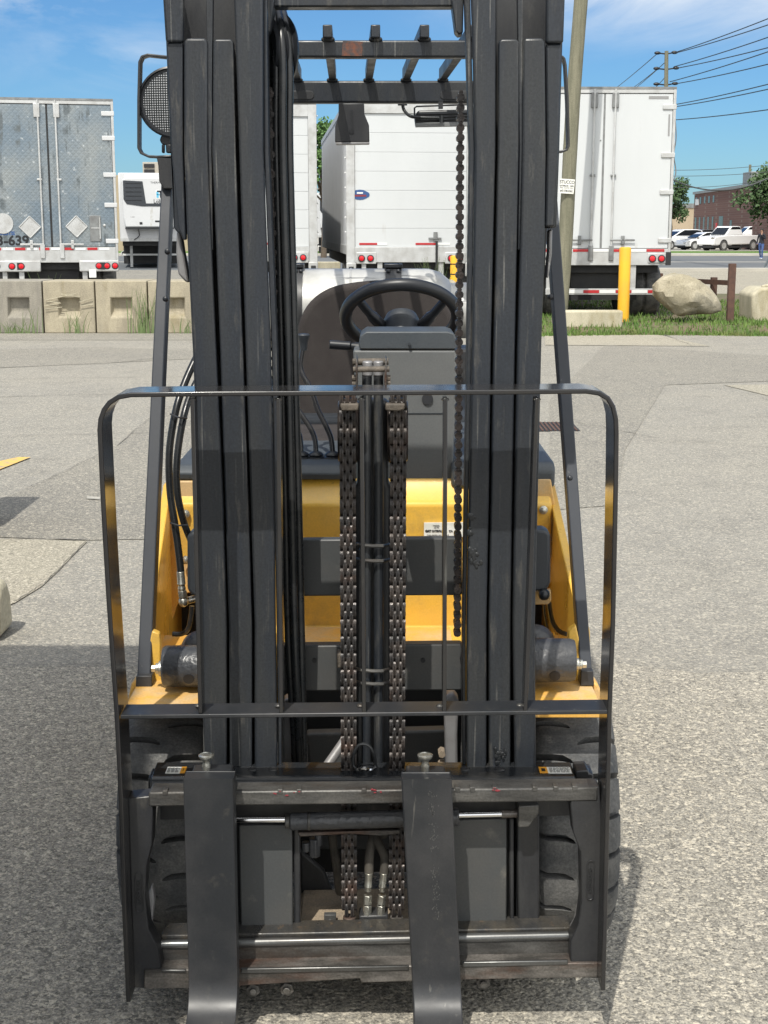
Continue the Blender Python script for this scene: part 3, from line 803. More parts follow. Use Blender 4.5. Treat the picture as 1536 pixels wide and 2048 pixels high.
tr1, _ = trailer('semi_trailer', 96, 28.9, 'dull silver quilted steel trailer numbered 3-639 behind the concrete blocks', 'silver', yaw=11.6, length=12)
zb = tr1
hw = 1.295
# placards, hatch, numbers on the silver trailer (local coordinates; the thing is already placed, so build at origin frame)
tr1_loc, tr1_rot = tr1.location.copy(), tr1.rotation_euler.copy()
tr1.location = (0, 0, 0); tr1.rotation_euler = (0, 0, 0)
def diamond(cx, cz, s):
    d = MB().prism([(cx - s, cz), (cx, cz + s), (cx + s, cz), (cx, cz - s)], -.016, -.004).build('placard_holder', 'alu', tr1, bevel=.004)
    e = MB()
    for (a0, b0), (a1, b1) in [((-s, 0), (0, s)), ((0, s), (s, 0)), ((s, 0), (0, -s)), ((0, -s), (-s, 0))]:
        e.tube([(cx + a0, -.018, cz + b0), (cx + a1, -.018, cz + b1)], .011, 6)
    e.build('placard_rim', 'alu', d)
tcx = xat(96, 300, 28.9)
def LX(u, v=450): return (xat(u, v, 28.9) - tcx) * 1.0
def LZ(v): return zat(v, 28.9) - (ZV - .03)
diamond(LX(61), LZ(454), .21); diamond(LX(152), LZ(453), .21)
ht = MB().box(LX(178), LX(200), -.02, -.004, LZ(483), LZ(431)).build('inspection_hatch', 'alu_d', tr1, bevel=.006)
hh_ = MB(); hh_.box(LX(180), LX(198), -.027, -.02, LZ(457), LZ(455)); hh_.cyl((LX(198), -.03, LZ(478)), (LX(198), -.03, LZ(435)), .012, 8); hh_.ball((LX(207), -.01, LZ(451)), .03, u=8, v=6)
hh_.build('hatch_latch', 'alu', ht)
text('53-639', .265, 'ink', tr1, (LX(58), -.0056, LZ(482)), sx=1.02, bold=.009, align='RIGHT', name='fleet_number')
mb = MB(); mb.lathe([(.15, 0), (.20, .0), (.20, .012), (.15, .012)], (LX(9), -.018, LZ(447)), (0, 1, 0), 24)
mb.build('round_vent', 'alu', tr1)
text('CRESTIS', .095, 'ink_blue', tr1, (LX(31), -.0056, LZ(467)), sx=1.0, bold=.005, align='RIGHT', name='fleet_name')
MB().prism([(LX(u_), LZ(v_)) for u_, v_ in [(13, 504), (16, 504), (17, 501), (19, 504), (20.5, 504), (21, 498), (16, 497), (14, 494), (12, 495)]], -.0065, -.005).build('small_white_sticker', 'white_tape', tr1)
MB().box(.70, .84, -.07, -.03, .70, .86).build('white_flap_sign', 'white_tape', tr1)
tr1.location, tr1.rotation_euler = tr1_loc, tr1_rot

tr4, _ = trailer('semi_trailer', 1207, 26.7, 'tall clean white trailer with two lock rods standing behind the wooden pole', 'white', yaw=.6)
l4, r4 = tr4.location.copy(), tr4.rotation_euler.copy(); tr4.location = (0, 0, 0); tr4.rotation_euler = (0, 0, 0)
text('5349', .26, 'ink_blue', tr4, (-.98, -.0056, 1.46), sx=.75, bold=.008, name='fleet_number')
cb = MB(); cb.tube(curve_pts([(1.30, .1, 3.7), (1.34, .1, 3.3), (1.31, .1, 3.0), (1.36, .1, 2.7), (1.33, .1, 2.55)], 5), .01, 6); cb.build('loose_cable', 'alu_d', tr4)
tr4.location, tr4.rotation_euler = l4, r4
tr3, _ = trailer('semi_trailer', 822, 29.1, 'white roll-up door trailer with weathered side and oval blue badge', 'rollup', yaw=4.6)
tr2, _ = trailer('semi_trailer', 506, 29.8, 'white roll-up door trailer immediately right of the left lift mast', 'rollup', yaw=4.0)
# trailer whose shadow falls over the left of the forklift (parked beside the photographer)
side = thing('parked_trailer', (0, 0, 0), 'white box trailer parked alongside the photographer, shading the left asphalt', 'semi trailer')
sb = MB().box(-3.58, -1.19, -1.2, 3.2, 1.1, 4.1).build('trailer_box', 'white', side, bevel=.02)
q = MB(); q.box(-3.58, -3.52, 3.2, 3.24, 1.1, 4.09); q.box(-1.25, -1.19, 3.2, 3.24, 1.1, 4.09); q.box(-3.52, -1.25, 3.2, 3.24, 3.98, 4.09); q.box(-3.52, -1.25, 3.2, 3.26, 1.0, 1.2)
q.build('end_frame', 'alu', side)
q = MB(); q.box(-3.3, -1.5, -1.1, 3.0, .8, 1.1); q.build('underframe', 'black_flat', side)
for yy in (1.9, .6):
    for x0, s_ in ((-1.24, -1), (-3.53, 1)):
        wv = MB(); wv.lathe([(.28, 0), (.46, .0), (.505, .05), (.51, .22), (.50, .27), (.46, .30), (.28, .30)], (x0, yy, .51), (s_, 0, 0), 30); wv.build('wheel', 'tyre', side)

# refrigerated trailer noses far behind
def reefer(u, v_top, Y, label, full=True):
    cx = xat(u, 420, Y)
    t = thing('refrigerated_trailer', (0, 0, 0), label, 'refrigerated trailer')
    MB().box(-1.295, 1.295, .0, 13, 1.15, 4.1).build('trailer_box', 'white', t, bevel=.05)
    un = MB().prism([(-1.05, 1.75), (1.05, 1.75), (1.12, 2.2), (1.12, 3.75), (1.0, 3.9), (-1.0, 3.9), (-1.12, 3.75), (-1.12, 2.2)], -.55, .0).build('cooling_unit', 'white', t, bevel=.06)
    gl = MB(); gl.prism([(-1.08, 2.95), (-.95, 2.75), (-.3, 2.66), (1.1, 2.66), (1.1, 2.78), (-.12, 2.78), (-.24, 3.72), (-1.08, 3.76)], -.575, -.54)
    go = gl.build('dark_grille', 'plastic_d', un, bevel=.01)
    gg = MB()
    for k in range(5): gg.box(-.98, -.30, -.59, -.57, 2.9 + k * .18, 2.93 + k * .18)
    gg.build('grille_slat', 'plastic_b', go)
    q = MB(); q.box(.32, .72, -.565, -.55, 2.98, 3.34); q.build('logo_plate', 'white_tape', un)
    q = MB(); q.box(.34, .44, -.572, -.566, 3.02, 3.28); q.box(.58, .70, -.572, -.566, 3.02, 3.28); q.box(.34, .70, -.572, -.566, 3.13, 3.18); q.build('logo_blue', 'ink_cyan', un)
    q = MB(); q.box(.49, .55, -.580, -.573, 3.02, 3.33); q.box(.37, .68, -.580, -.573, 3.27, 3.33); q.build('logo_black', 'ink', un)
    text('THERMO KING', .125, 'ink', un, (.52, -.552, 3.66), name='brand_lettering')
    text('Loblaw', .24, 'ink', un, (.52, -.552, 2.86), sx=.9, bold=.004, name='owner_lettering')
    text('S-600', .08, 'ink_grey', un, (-.72, -.552, 2.2), name='model_lettering')
    q = MB(); q.box(-.42, -.30, -.56, -.55, 1.88, 1.98); q.box(.25, .50, -.56, -.55, 1.98, 2.05); q.box(.6, .85, -.56, -.55, 1.98, 2.05); q.box(-1.05, 1.05, -.57, -.0, 1.68, 1.75); q.build('unit_vents', 'ink', un)
    q = MB(); q.box(-1.29, 1.29, -.01, .0, 1.15, 1.3); q.build('nose_rail', 'alu', t)
    q = MB(); q.tube(curve_pts([(-.5, -.05, 1.7), (-.46, -.08, 1.4), (-.7, -.05, 1.2)], 4), .02, 6); q.build('unit_cable', 'black_flat', t)
    q = MB()
    for s_ in (-1, 1): q.box(s_ * .85 - .06, s_ * .85 + .06, 1.5, 1.65, .0, 1.15)
    q.split('landing_leg', 'alu', t)
    q = MB(); q.box(-1.2, 1.2, .4, 12.5, .95, 1.15); q.build('underframe', 'black_flat', t)
    MB().box(-1.22, 1.25, 2.6, 8.6, .12, .95).build('underbody_shade_box', 'black_flat', t, bevel=.02)  # added black box standing for the shade and wheels under the trailer
    for yy in (9.6, 11.0):
        for s_ in (-1, 1):
            wv = MB(); wv.lathe([(.28, 0), (.46, .0), (.51, .06), (.51, .5), (.46, .56), (.28, .56)], (s_ * 1.25, yy, .51), (-s_, 0, 0), 20); wv.build('wheel', 'tyre', t)
    q = MB(); q.box(-1.32, -1.29, 1.5, 11, .55, .65); q.box(-1.3, 1.2, 1.9, 1.93, .50, .58); q.build('side_skirt_bar', 'white_tape', t)
    zg = zat(v_top, Y) - 4.1
    t.location = (cx, Y, .10); t.rotation_euler = (0, 0, R(9 if u < 400 else 2))
    return t
reefer(298, 347, 64, 'white refrigerated trailer nose with slatted dark grille, just right of the silver trailer')
reefer(672, 397, 98, 'white refrigerated trailer glimpsed through the gap between the roll-up trailers')
# roof unit on a shed roof behind the reefer
sh = thing('low_warehouse', (xat(300, 347, 95), 110, 0), 'low pale warehouse with a louvred roof unit, behind the refrigerated trailer nose', 'warehouse')
zr = zat(350, 110)
MB().box(xat(210, 347, 110), xat(420, 347, 110), 110, 125, 0, zr).build('wall', 'beige', sh)
rx0, rx1 = xat(285, 330, 112), xat(318, 330, 112)
ru = MB().box(rx0, rx1, 112, 114.5, zr + .001, zat(324, 112)).build('roof_unit', 'kerb', sh, bevel=.03)
q = MB()
for k in range(2): q.box(rx0 + .12, rx1 - .35, 111.9, 112.02, zr + .2 + k * .42, zr + .48 + k * .42)
q.build('louvre', 'ink', ru)

# ------------------------------------------------------------------ concrete blocks
def conc_block(name, x0, x1, y0, y1, z0, z1, label, m, nwin, group, ph=.0):
    """block with square pockets cast into its front face (real recesses)"""
    t = thing(name, ((x0 + x1) / 2, (y0 + y1) / 2, z0), label, 'concrete block', group)
    bm = bmesh.new()
    wdt = x1 - x0; hgt = z1 - z0
    xs = [x0]
    pk = []
    for k in range(nwin):
        c = x0 + wdt * (k + .5) / nwin
        pk.append((c - .19, c + .19)); xs += [c - .19, c + .19]
    xs += [x1]; zs = [z0, z0 + hgt * .30, z0 + hgt * .68, z1]
    V = {}
    for i, x in enumerate(xs):
        for j, z in enumerate(zs): V[i, j] = bm.verts.new((x, y0, z))
    for i in range(len(xs) - 1):
        for j in range(3):
            if i % 2 == 1 and j == 1:
                a, b_, c, d = V[i, j], V[i + 1, j], V[i + 1, j + 1], V[i, j + 1]
                ins = []
                for v_, ox, oz in ((a, .035, .10), (b_, -.035, .10), (c, -.035, -.02), (d, .035, -.02)):
                    ins.append(bm.verts.new((v_.co.x + ox, y0 + .13, v_.co.z + oz)))
                o4 = [a, b_, c, d]
                bm.faces.new(ins)
                for k in range(4): bm.faces.new((o4[k], o4[(k + 1) % 4], ins[(k + 1) % 4], ins[k]))
            else:
                bm.faces.new((V[i, j], V[i + 1, j], V[i + 1, j + 1], V[i, j + 1]))
    # back, top, sides
    n = len(xs) - 1
    B = {(i, j): bm.verts.new((x, y1, z)) for i, x in enumerate(xs) for j, z in enumerate(zs) if j in (0, 3) or i in (0, n)}
    for i in range(n):
        bm.faces.new((V[i, 3], V[i + 1, 3], B[i + 1, 3], B[i, 3])); bm.faces.new((V[i, 0], B[i, 0], B[i + 1, 0], V[i + 1, 0]))
    for j in range(3):
        bm.faces.new((V[0, j], V[0, j + 1], B[0, j + 1], B[0, j])); bm.faces.new((V[n, j], B[n, j], B[n, j + 1], V[n, j + 1]))
    bm.faces.new([B[i, 0] for i in range(n + 1)] + [B[n, 1], B[n, 2]] + [B[i, 3] for i in range(n, -1, -1)] + [B[0, 2], B[0, 1]])
    bb = MB(); bb.bm.free(); bb.bm = bm
    bb.build('block_body', m, t, bevel=.018, smooth=False)
    return t
YB = 24.55
xs_ = [xat(u, 620, YB) for u in (-105, 86, 191, 296, 401, 506, 611, 716, 821, 912)]
labs = ['grey two-pocket concrete block at the far left edge of the photo',
        'pale scratched concrete block below the silver trailer hinge side',
        'ochre-stained concrete block with tall weeds at its right end',
        'concrete block seen between the guard post and the left mast',
        'concrete block hidden mostly behind the left mast', 'concrete block behind the hydraulic hoses',
        'concrete block behind the seat back', 'concrete block behind the steering wheel',
        'concrete block beside the thin yellow bollard']
for i in range(9):
    nw = 2 if i == 0 else 1
    conc_block('concrete_block', xs_[i] + .012, xs_[i + 1] - .012, YB + random.uniform(-.02, .02), YB + .95, 0, .88 + random.uniform(-.012, .012),
               labs[i], 'conc_g' if i in (0, 5) else 'conc', nw, 'row of concrete blocks along the lot edge')
# white scratches on the second and third block
def scratch(px, Y, r=.012, par=None):
    q = MB(); q.tube([(*((W(u, v, Y)[0], Y, W(u, v, Y)[1])),) for u, v in px], r, 5); return q
blk2 = [o for o in COL.objects if o.name.startswith('concrete_block')][1]
q = MB()
for a_, b_ in [((90, 600), (152, 587)), ((95, 603), (120, 605)), ((88, 612), (122, 606)), ((90, 618), (124, 614)), ((158, 604), (184, 596)), ((160, 612), (187, 608)), ((122, 588), (160, 594))]:
    q.tube([(W(*a_, YB - .035)[0], YB - .035, W(*a_, YB - .035)[1]), (W(*b_, YB - .035)[0], YB - .035, W(*b_, YB - .035)[1])], .007, 4)
q.build('paint_scrapes', 'conc_l', blk2)
# far-off single block seen in the gap between trailers
YF = 46
f0 = W(628, 524, YF); f1 = W(680, 540, YF)
tag(MB().box(f0[0], f1[0], YF, YF + .6, .1, f0[1]).build('concrete_barrier', 'conc_l', bevel=.02), 'small pale barrier under the gap between the roll-up trailers', 'concrete barrier')
# blocks at the right end and the low kerb stone
xa, xb = xat(1490, 600, 26.3), xat(1600, 600, 26.3)
q = MB(); q.prism([(xa + .05, ZV - .1), (xb, ZV - .1), (xb, .72), (xa + .18, .72), (xa + .02, .60)], 25.9, 26.9)
cr_ = thing('concrete_block', ((xa + xb) / 2, 26.4, 0), 'pale broken-topped concrete block right of the rusty post', 'concrete block')
q.build('block_body', 'conc_l', cr_, bevel=.05, seg=3)
rb = MB()
for i in range(14):
    rb.ball((xa + .3 + random.random() * .9, 26.2 + random.random() * .5, .73), random.uniform(.04, .10), random.uniform(.8, 1.6), 1, random.uniform(.5, .9), u=6, v=4)
rb.build('crumbled_top', 'conc_l', cr_, smooth=False)
k0, k1 = xat(1105, 634, 24.6), xat(1243, 634, 24.6)
ks = MB().box(k0, k1, 24.45, 24.75, .06, zat(621, 24.5)).build('concrete_kerb_stone', 'conc_l', bevel=.035, seg=3)
tag(ks, 'long pale kerb stone lying in the grass below the wooden pole', 'kerb stone')
# wheel stop at the left edge
x_, y_ = G(18, 1288)
ws = MB().prismx([(y_, 0), (y_ + .03, .18), (y_ + .08, .25), (y_ + .20, .25), (y_ + .26, .16), (y_ + .28, 0)], x_ - 1.9, x_ - .045)
tag(ws.build('wheel_stop', 'conc_l', bevel=.04, seg=3), 'pale concrete wheel stop cut by the left photo edge', 'wheel stop')
conc_block('concrete_block', -4.3, -2.46, 7.7, 8.62, 0, 1.02, 'concrete block left of the photo, its shadow on the asphalt below the yellow line', 'conc', 2, None)

# ------------------------------------------------------------------ bollards, pole, boulder, post, rail
def bollard(u, vt, vb, Y, wpx, label):
    x = xat(u, vb, Y); zt = zat(vt, Y); r = wpx / 2 / F * Y * 1.0
    t = thing('bollard', (x, Y, 0), label, 'bollard', 'yellow bollards at the lot edge')
    q = MB(); q.lathe([(r, .05), (r, zt - .03), (r * .92, zt - .008), (r * .6, zt)], (x, Y, 0), (0, 0, 1), 24)
    bo = q.build('post', 'bollard', t)
    return t, x, zt, r
bollard(1247, 494, 608, 25.6, 23, 'thick yellow bollard in front of the white trailer bumper')
bt, bx, bz, br = bollard(908, 511, 600, 25.9, 16, 'slim yellow bollard half hidden behind the right-hand lift chain')
q = MB(); q.lathe([(br * 1.06, bz - .16), (br * 1.06, bz - .14)], (bx, 25.9, 0), (0, 0, 1), 20); q.lathe([(br * 1.06, bz - .34), (br * 1.06, bz - .32)], (bx, 25.9, 0), (0, 0, 1), 20); q.build('strap', 'black_flat', bt)

YP = 25.0
pole = thing('utility_pole', (xat(1120, 615, YP), YP, 0), 'leaning weathered wooden pole carrying a white stucco notice', 'utility pole')
x0, z0 = W(1120, 617, YP); x1, z1 = W(1169, -40, YP)
q = MB(); n = 26; pts = []; rr = []
for i in range(n + 1):
    f = i / n; pts.append((x0 + (x1 - x0) * f + .012 * math.sin(f * 9), YP, z0 - .1 + (z1 - z0 + 1.2) * f)); rr.append(.130 - .018 * f + random.uniform(-.002, .002))
q.tube(pts, rr, 18); q.build('pole_shaft', 'wood', pole)
sx0, sz0 = W(1134, 372, YP - .15)
Yn = YP - .165
sg = MB().prism([W(1121, 357, Yn), W(1150, 359, Yn), W(1147, 388, Yn), W(1117, 386, Yn)], Yn, Yn + .012).build('notice_board', 'paper', pole)
cxs, czs = W(1134.5, 364.5, Yn)
text('STUCCO', .078, 'ink', sg, (cxs, Yn - .002, czs), roll=-3, sx=.80, bold=.001, name='notice_heading')
cxs, czs = W(1133.5, 372, Yn); text('EXTERIOR  100%', .036, 'ink', sg, (cxs, Yn - .002, czs), roll=-3, sx=.9, bold=.0008, name='notice_line')
cxs, czs = W(1133, 376, Yn); text('FREE  QUOTE  CALL', .026, 'ink', sg, (cxs, Yn - .002, czs), roll=-3, sx=.95, name='notice_line')
cxs, czs = W(1132.5, 382, Yn); text('647-778-3262', .048, 'ink', sg, (cxs, Yn - .002, czs), roll=-3, sx=.80, bold=.0012, name='notice_phone')

def boulder():
    Y = 25.5
    cx, cz = W(1376, 592, Y)
    bm = bmesh.new(); bmesh.ops.create_icosphere(bm, subdivisions=4, radius=1)
    from mathutils import noise as mn_
    prof = [W(u, v, Y) for u, v in [(1309, 580), (1316, 562), (1330, 552), (1352, 548), (1378, 552), (1400, 562), (1418, 572), (1434, 592), (1443, 608), (1440, 620), (1420, 628), (1380, 630), (1350, 628), (1332, 614), (1318, 600)]]
    def rad(a):
        best = 1; 
        for i in range(len(prof)):
            p, q_ = Vector(prof[i]) - Vector((cx, cz)), Vector(prof[(i + 1) % len(prof)]) - Vector((cx, cz))
            d = Vector((math.cos(a), math.sin(a)))
            den = d.x * (q_.y - p.y) - d.y * (q_.x - p.x)
            if abs(den) < 1e-9: continue
            t = (p.x * (q_.y - p.y) - p.y * (q_.x - p.x)) / den
            u_ = (p.x * d.y - p.y * d.x) / den
            if t > 0 and -1e-6 <= u_ <= 1 + 1e-6: return t
        return best
    for v in bm.verts:
        a = math.atan2(v.co.z, v.co.x); r = rad(a); rxz = math.hypot(v.co.x, v.co.z)
        n1 = mn_.noise(v.co * 1.6 + Vector((3, 1, 7))); n2 = mn_.noise(v.co * 5)
        n3_ = mn_.noise(v.co * 2.6 + Vector((9, 2, 4))); f = 1 + .16 * n1 + .05 * n2 + .10 * abs(n3_)
        sq = rxz ** .75
        v.co = Vector((math.cos(a) * r * sq * (1 if rxz > .97 else f), math.copysign(abs(v.co.y) ** .8, v.co.y) * .42 * f, math.sin(a) * r * sq * (1 if rxz > .97 else f)))
    bb = MB(); bb.bm.free(); bb.bm = bm
    bmesh.ops.translate(bm, verts=bm.verts, vec=(cx, Y + .1, cz))
    tag(bb.build('boulder', 'rock', ang=24), 'large tan granite boulder lying in the grass', 'boulder')
boulder()
px_ = xat(1461, 610, 25.3); zt = zat(527, 25.3)
q = MB(); q.box(px_ - .058, px_ + .058, 25.24, 25.36, 0, zt); tag(q.build('rusty_post', 'rust', bevel=.006), 'upright rusted steel post between boulder and pale block', 'steel post')
gr_ = thing('guard_rail', (xat(1400, 570, 31), 31, ZV), 'low brown rusted rail crossing behind the boulder', 'guard rail')
def rl(u0, v0, u1, v1, Y0, Y1, th):
    a = W(u0, v0, Y0); c = W(u1, v1, Y1)
    return [(a[0], Y0, a[1]), (c[0], Y1, c[1])]
q = MB(); A, B_ = rl(1284, 553, 1340, 560, 33, 31, 0), rl(1340, 560, 1462, 566, 31, 29, 0)
for (p0, p1) in (A, B_):
    d = Vector(p1) - Vector(p0); q.hull([(p0[0], p0[1], p0[2] - .05), (p0[0], p0[1] + .06, p0[2] - .05), (p0[0], p0[1] + .06, p0[2] + .05), (p0[0], p0[1], p0[2] + .05)],
           [(p1[0], p1[1], p1[2] - .05), (p1[0], p1[1] + .06, p1[2] - .05), (p1[0], p1[1] + .06, p1[2] + .05), (p1[0], p1[1], p1[2] + .05)])
q.build('rail_bar', 'rust', gr_)
for u, v, Y in ((1322, 547, 32), (1431, 555, 29.6), (1310, 552, 32.6)):
    x, z = W(u, v, Y); MB().box(x - .06, x + .06, Y + .07, Y + .19, ZV - .05, z).build('rail_post', 'rust', gr_)

# drain grate in the lot
gx0, gy0 = G(1040, 862); gx1, gy1 = G(1150, 852)
gt = thing('drain_grate', ((gx0 + gx1) / 2, gy0, 0), 'slotted iron storm drain grate beyond the right guard post', 'drain grate')
MB().box(gx0, gx1, gy0 - .05, gy0 + .55, -.01, .006).build('drain_pit', 'black_flat', gt)
q = MB()
for k in range(14): q.box(gx0 + (gx1 - gx0) * k / 14, gx0 + (gx1 - gx0) * (k + .45) / 14, gy0 - .03, gy0 + .53, .007, .013)
q.build('grate_bars', 'rust', gt)

# ------------------------------------------------------------------ weeds
def weed(x, y, z, h, n, label, wd=.007, spread=.25, grp='weeds growing along the concrete blocks'):
    vs, fs = [], []
    for i in range(n):
        a = random.uniform(0, 6.28); hh = h * random.uniform(.45, 1); s_ = spread * random.uniform(.2, 1); wd_ = wd * random.uniform(.6, 1.2)
        bx_, by_ = x + random.gauss(0, .05 + spread * .25), y + random.gauss(0, .02)
        pr = None
        for k in range(5):
            f = k / 4; cx_ = bx_ + math.cos(a) * s_ * f * f; cy_ = by_ - abs(math.sin(a)) * s_ * .5 * f * f; cz_ = z + hh * (f - .12 * f * f)
            wv = wd_ * (1 - f) + .001
            n0 = len(vs); vs += [(cx_ - wv, cy_, cz_), (cx_ + wv, cy_ + .004, cz_)]
            if k: fs.append((n0 - 2, n0 - 1, n0 + 1, n0))
    me = bpy.data.meshes.new('weed_tuft'); me.from_pydata([(p[0] - x, p[1] - y, p[2] - z) for p in vs], [], fs); me.materials.append(M['weed'])
    o = bpy.data.objects.new('weed_tuft', me); COL.objects.link(o); o.location = (x, y, z)
    tag(o, label, 'weed', grp)
for u, v, h, n, lb, sp2 in [(296, 664, .95, 34, 'tallest weed clump, against the ochre-stained block', .3), (160, 664, .5, 14, 'feathery weed tuft below the middle pocket', .2),
                     (72, 664, .62, 9, 'thin weed tuft left of the dark block joint', .25), (28, 665, .26, 22, 'short bushy weed at the far left block base', .2),
                     (368, 664, .42, 12, 'weed tuft between guard post and left mast', .2), (48, 665, .22, 10, 'small weed sprig beside the short bushy weed', .15)]:
    x, y = G(u, v); weed(x, YB - .06, 0, h, n, lb, spread=sp2)
for u, v, h, n, lb in [(85, 562, .32, 8, 'bright yellow-green sprig standing on the block joint'), (700, 548, .45, 26, 'weed spray above the propane tank, left'),
                       (850, 560, .6, 40, 'weed spray between propane tank and slim bollard'), (878, 565, .65, 30, 'tall grass stems left of the slim bollard'), (550, 560, .3, 10, 'weed behind the hydraulic hoses')]:
    x = xat(u, v, YB + .5); weed(x, YB + 1.05, .35, h + .45, n, lb, spread=.3, grp='weeds behind the concrete blocks')

# ------------------------------------------------------------------ trees
def tree(x, y, z, h, r, label, m='leaf', n=2600, leaf=.45, clumps=16, name='leafy_tree', squash=.8):
    t = thing(name, (x, y, z), label, 'tree')
    q = MB(); q.tube([(x, y, z - .2), (x + .1, y, z + h * .3), (x - .1, y, z + h * .6), (x, y, z + h * .85)], [r * .09, r * .07, r * .05, r * .02], 8)
    C_ = []
    for k in range(clumps):
        a = random.uniform(0, 6.28); rr_ = r * random.uniform(.2, .85); zz = z + h * random.uniform(.42, .93)
        rr_ *= 1 - max(0, (zz - z) / h - .6) * 1.4
        C_.append(Vector((x + math.cos(a) * rr_, y + math.sin(a) * rr_, zz)))
        q.tube([(x, y, z + h * .4), tuple(C_[-1])], [r * .035, r * .01], 5)
    q.build('trunk', 'bark', t)
    vs, fs = [], []
    for i in range(n):
        c = random.choice(C_); d = Vector((random.gauss(0, 1), random.gauss(0, 1), random.gauss(0, 1) * squash)).normalized() * r * .36 * random.uniform(.5, 1.05)
        p = c + d; s_ = leaf * random.uniform(.5, 1.1)
        a = Vector((random.gauss(0, 1), random.gauss(0, 1), random.gauss(0, 1))).normalized(); b_ = a.orthogonal().normalized()
        n0 = len(vs); vs += [p - a * s_ * .5, p + b_ * s_ * .35, p + a * s_ * .5, p - b_ * s_ * .35]; fs.append((n0, n0 + 1, n0 + 2, n0 + 3))
    me = bpy.data.meshes.new('crown'); me.from_pydata([tuple(v) for v in vs], [], fs); me.materials.append(M[m])
    o = bpy.data.objects.new('crown', me); COL.objects.link(o); o.parent = t; o.matrix_parent_inverse = Matrix.Translation(-wloc(t))
x, z = W(1530, 440, 108); tree(x + 1.2, 108, .1, z - .1 + 4.0, 3.1, 'dark spreading evergreen in front of the brick building', n=9500, leaf=.34, clumps=34, squash=.45)
x, z = W(1340, 440, 118); tree(x, 118, .1, 6.2, 1.9, 'narrow tree just right of the white trailer', n=2200, leaf=.3, clumps=14)
x, z = W(646, 380, 90); tree(x, 90, .1, 8.4, 2.2, 'bright green tree in the gap between the roll-up trailers', m='leaf2', n=3000, leaf=.32, clumps=18)

# ------------------------------------------------------------------ buildings
def far_x(u, Y): return xat(u, 440, Y)
Yb0, Yb1 = 150.0, 116.0
bl = thing('brick_building', (far_x(1430, 140), 140, 0), 'brown brick industrial building with narrow windows beyond the parked cars', 'building')
pA = Vector((far_x(1387, Yb0), Yb0)); pB = Vector((far_x(1600, 105), 105.0)); zt = zat(389, Yb0)
dirw = (pB - pA).normalized(); nrmw = Vector((dirw.y, -dirw.x))
if nrmw.x > 0: nrmw = -nrmw
inn = -nrmw
def wallquad(s0, s1, z0_, z1_, off, th, q):
    a = pA + dirw * s0 + nrmw * off; b_ = pA + dirw * s1 + nrmw * off; c = b_ + inn * th; d = a + inn * th
    q.hull([(a.x, a.y, z0_), (b_.x, b_.y, z0_), (c.x, c.y, z0_), (d.x, d.y, z0_)], [(a.x, a.y, z1_), (b_.x, b_.y, z1_), (c.x, c.y, z1_), (d.x, d.y, z1_)]); return q
Lw = (pB - pA).length
wallquad(0, Lw, 0, zt, 0, 20, MB()).build('wall', 'brick', bl)
wallquad(-.3, Lw, zt, zt + .25, .15, 20, MB()).build('roof_edge', 'alu_d', bl)
def s_at(u):
    best = 0
    for k in range(2000):
        s_ = Lw * k / 2000; p = pA + dirw * s_
        if 768 + F * p.x / p.y * (pxdir(768, 440).y) >= u: return s_
    return Lw
for u0, u1 in ((1390, 1393), (1398, 1401), (1406.5, 1409.5), (1415, 1418), (1424, 1427)):
    wallquad(s_at(u0), s_at(u1), .9, 3.0, .02, .3, MB()).build('window', 'glass_dark', bl)
    wallquad(s_at(u0), s_at(u1), zt - 1.0, zt - .35, .02, .3, MB()).build('window', 'glass_dark', bl)
wallquad(s_at(1438), s_at(1446), .1, 3.0, .02, .3, MB()).build('door', 'glass_dark', bl)
wallquad(s_at(1460), s_at(1464), .9, 2.6, .02, .3, MB()).build('window', 'glass_dark', bl)
wallquad(s_at(1390), s_at(1396), zt - 1.1, zt - .5, .06, .1, MB()).build('white_sign', 'white', bl)
wallquad(s_at(1432), s_at(1434.5), 1.1, 2.4, .06, .1, MB()).build('red_white_sign', 'red_tape', bl)
p = pA + dirw * s_at(1466) - nrmw * 3
ru = MB().box(p.x - 1.6, p.x + 1.6, p.y, p.y + 3, zt + .25, zt + 1.5).build('roof_unit', 'alu_d', bl, bevel=.03)
MB().box(p.x - .9, p.x - .1, p.y - .05, p.y, zt + .45, zt + 1.35).build('louvre', 'ink', ru)
bg_ = thing('beige_building', (far_x(1370, 165), 165, 0), 'beige rendered building left of the brown brick one', 'building')
zt2 = zat(416, 165)
MB().box(far_x(1320, 165), far_x(1389, 165), 165, 185, 0, zt2).build('wall', 'beige', bg_)
MB().box(far_x(1320, 165), far_x(1389, 165), 164.9, 185, zt2, zt2 + .5).build('roof_edge', 'alu_d', bg_)
wt = thing('white_box_truck', (far_x(1500, 130), 131, 0), 'white van body parked against the brick building under the tree', 'box truck')
MB().box(far_x(1466, 131), far_x(1560, 131), 131, 133.4, .9, zat(437, 131)).build('cargo_box', 'white', wt, bevel=.04)
MB().box(far_x(1466, 131), far_x(1484, 131), 130.9, 130.98, 1.0, zat(437, 131)).build('rear_doors', 'alu', wt)
for uu in (1478, 1530):
    x = far_x(uu, 131); MB().cyl((x, 130.9, .5), (x, 131.4, .5), .45, 16).build('wheel', 'tyre', wt)

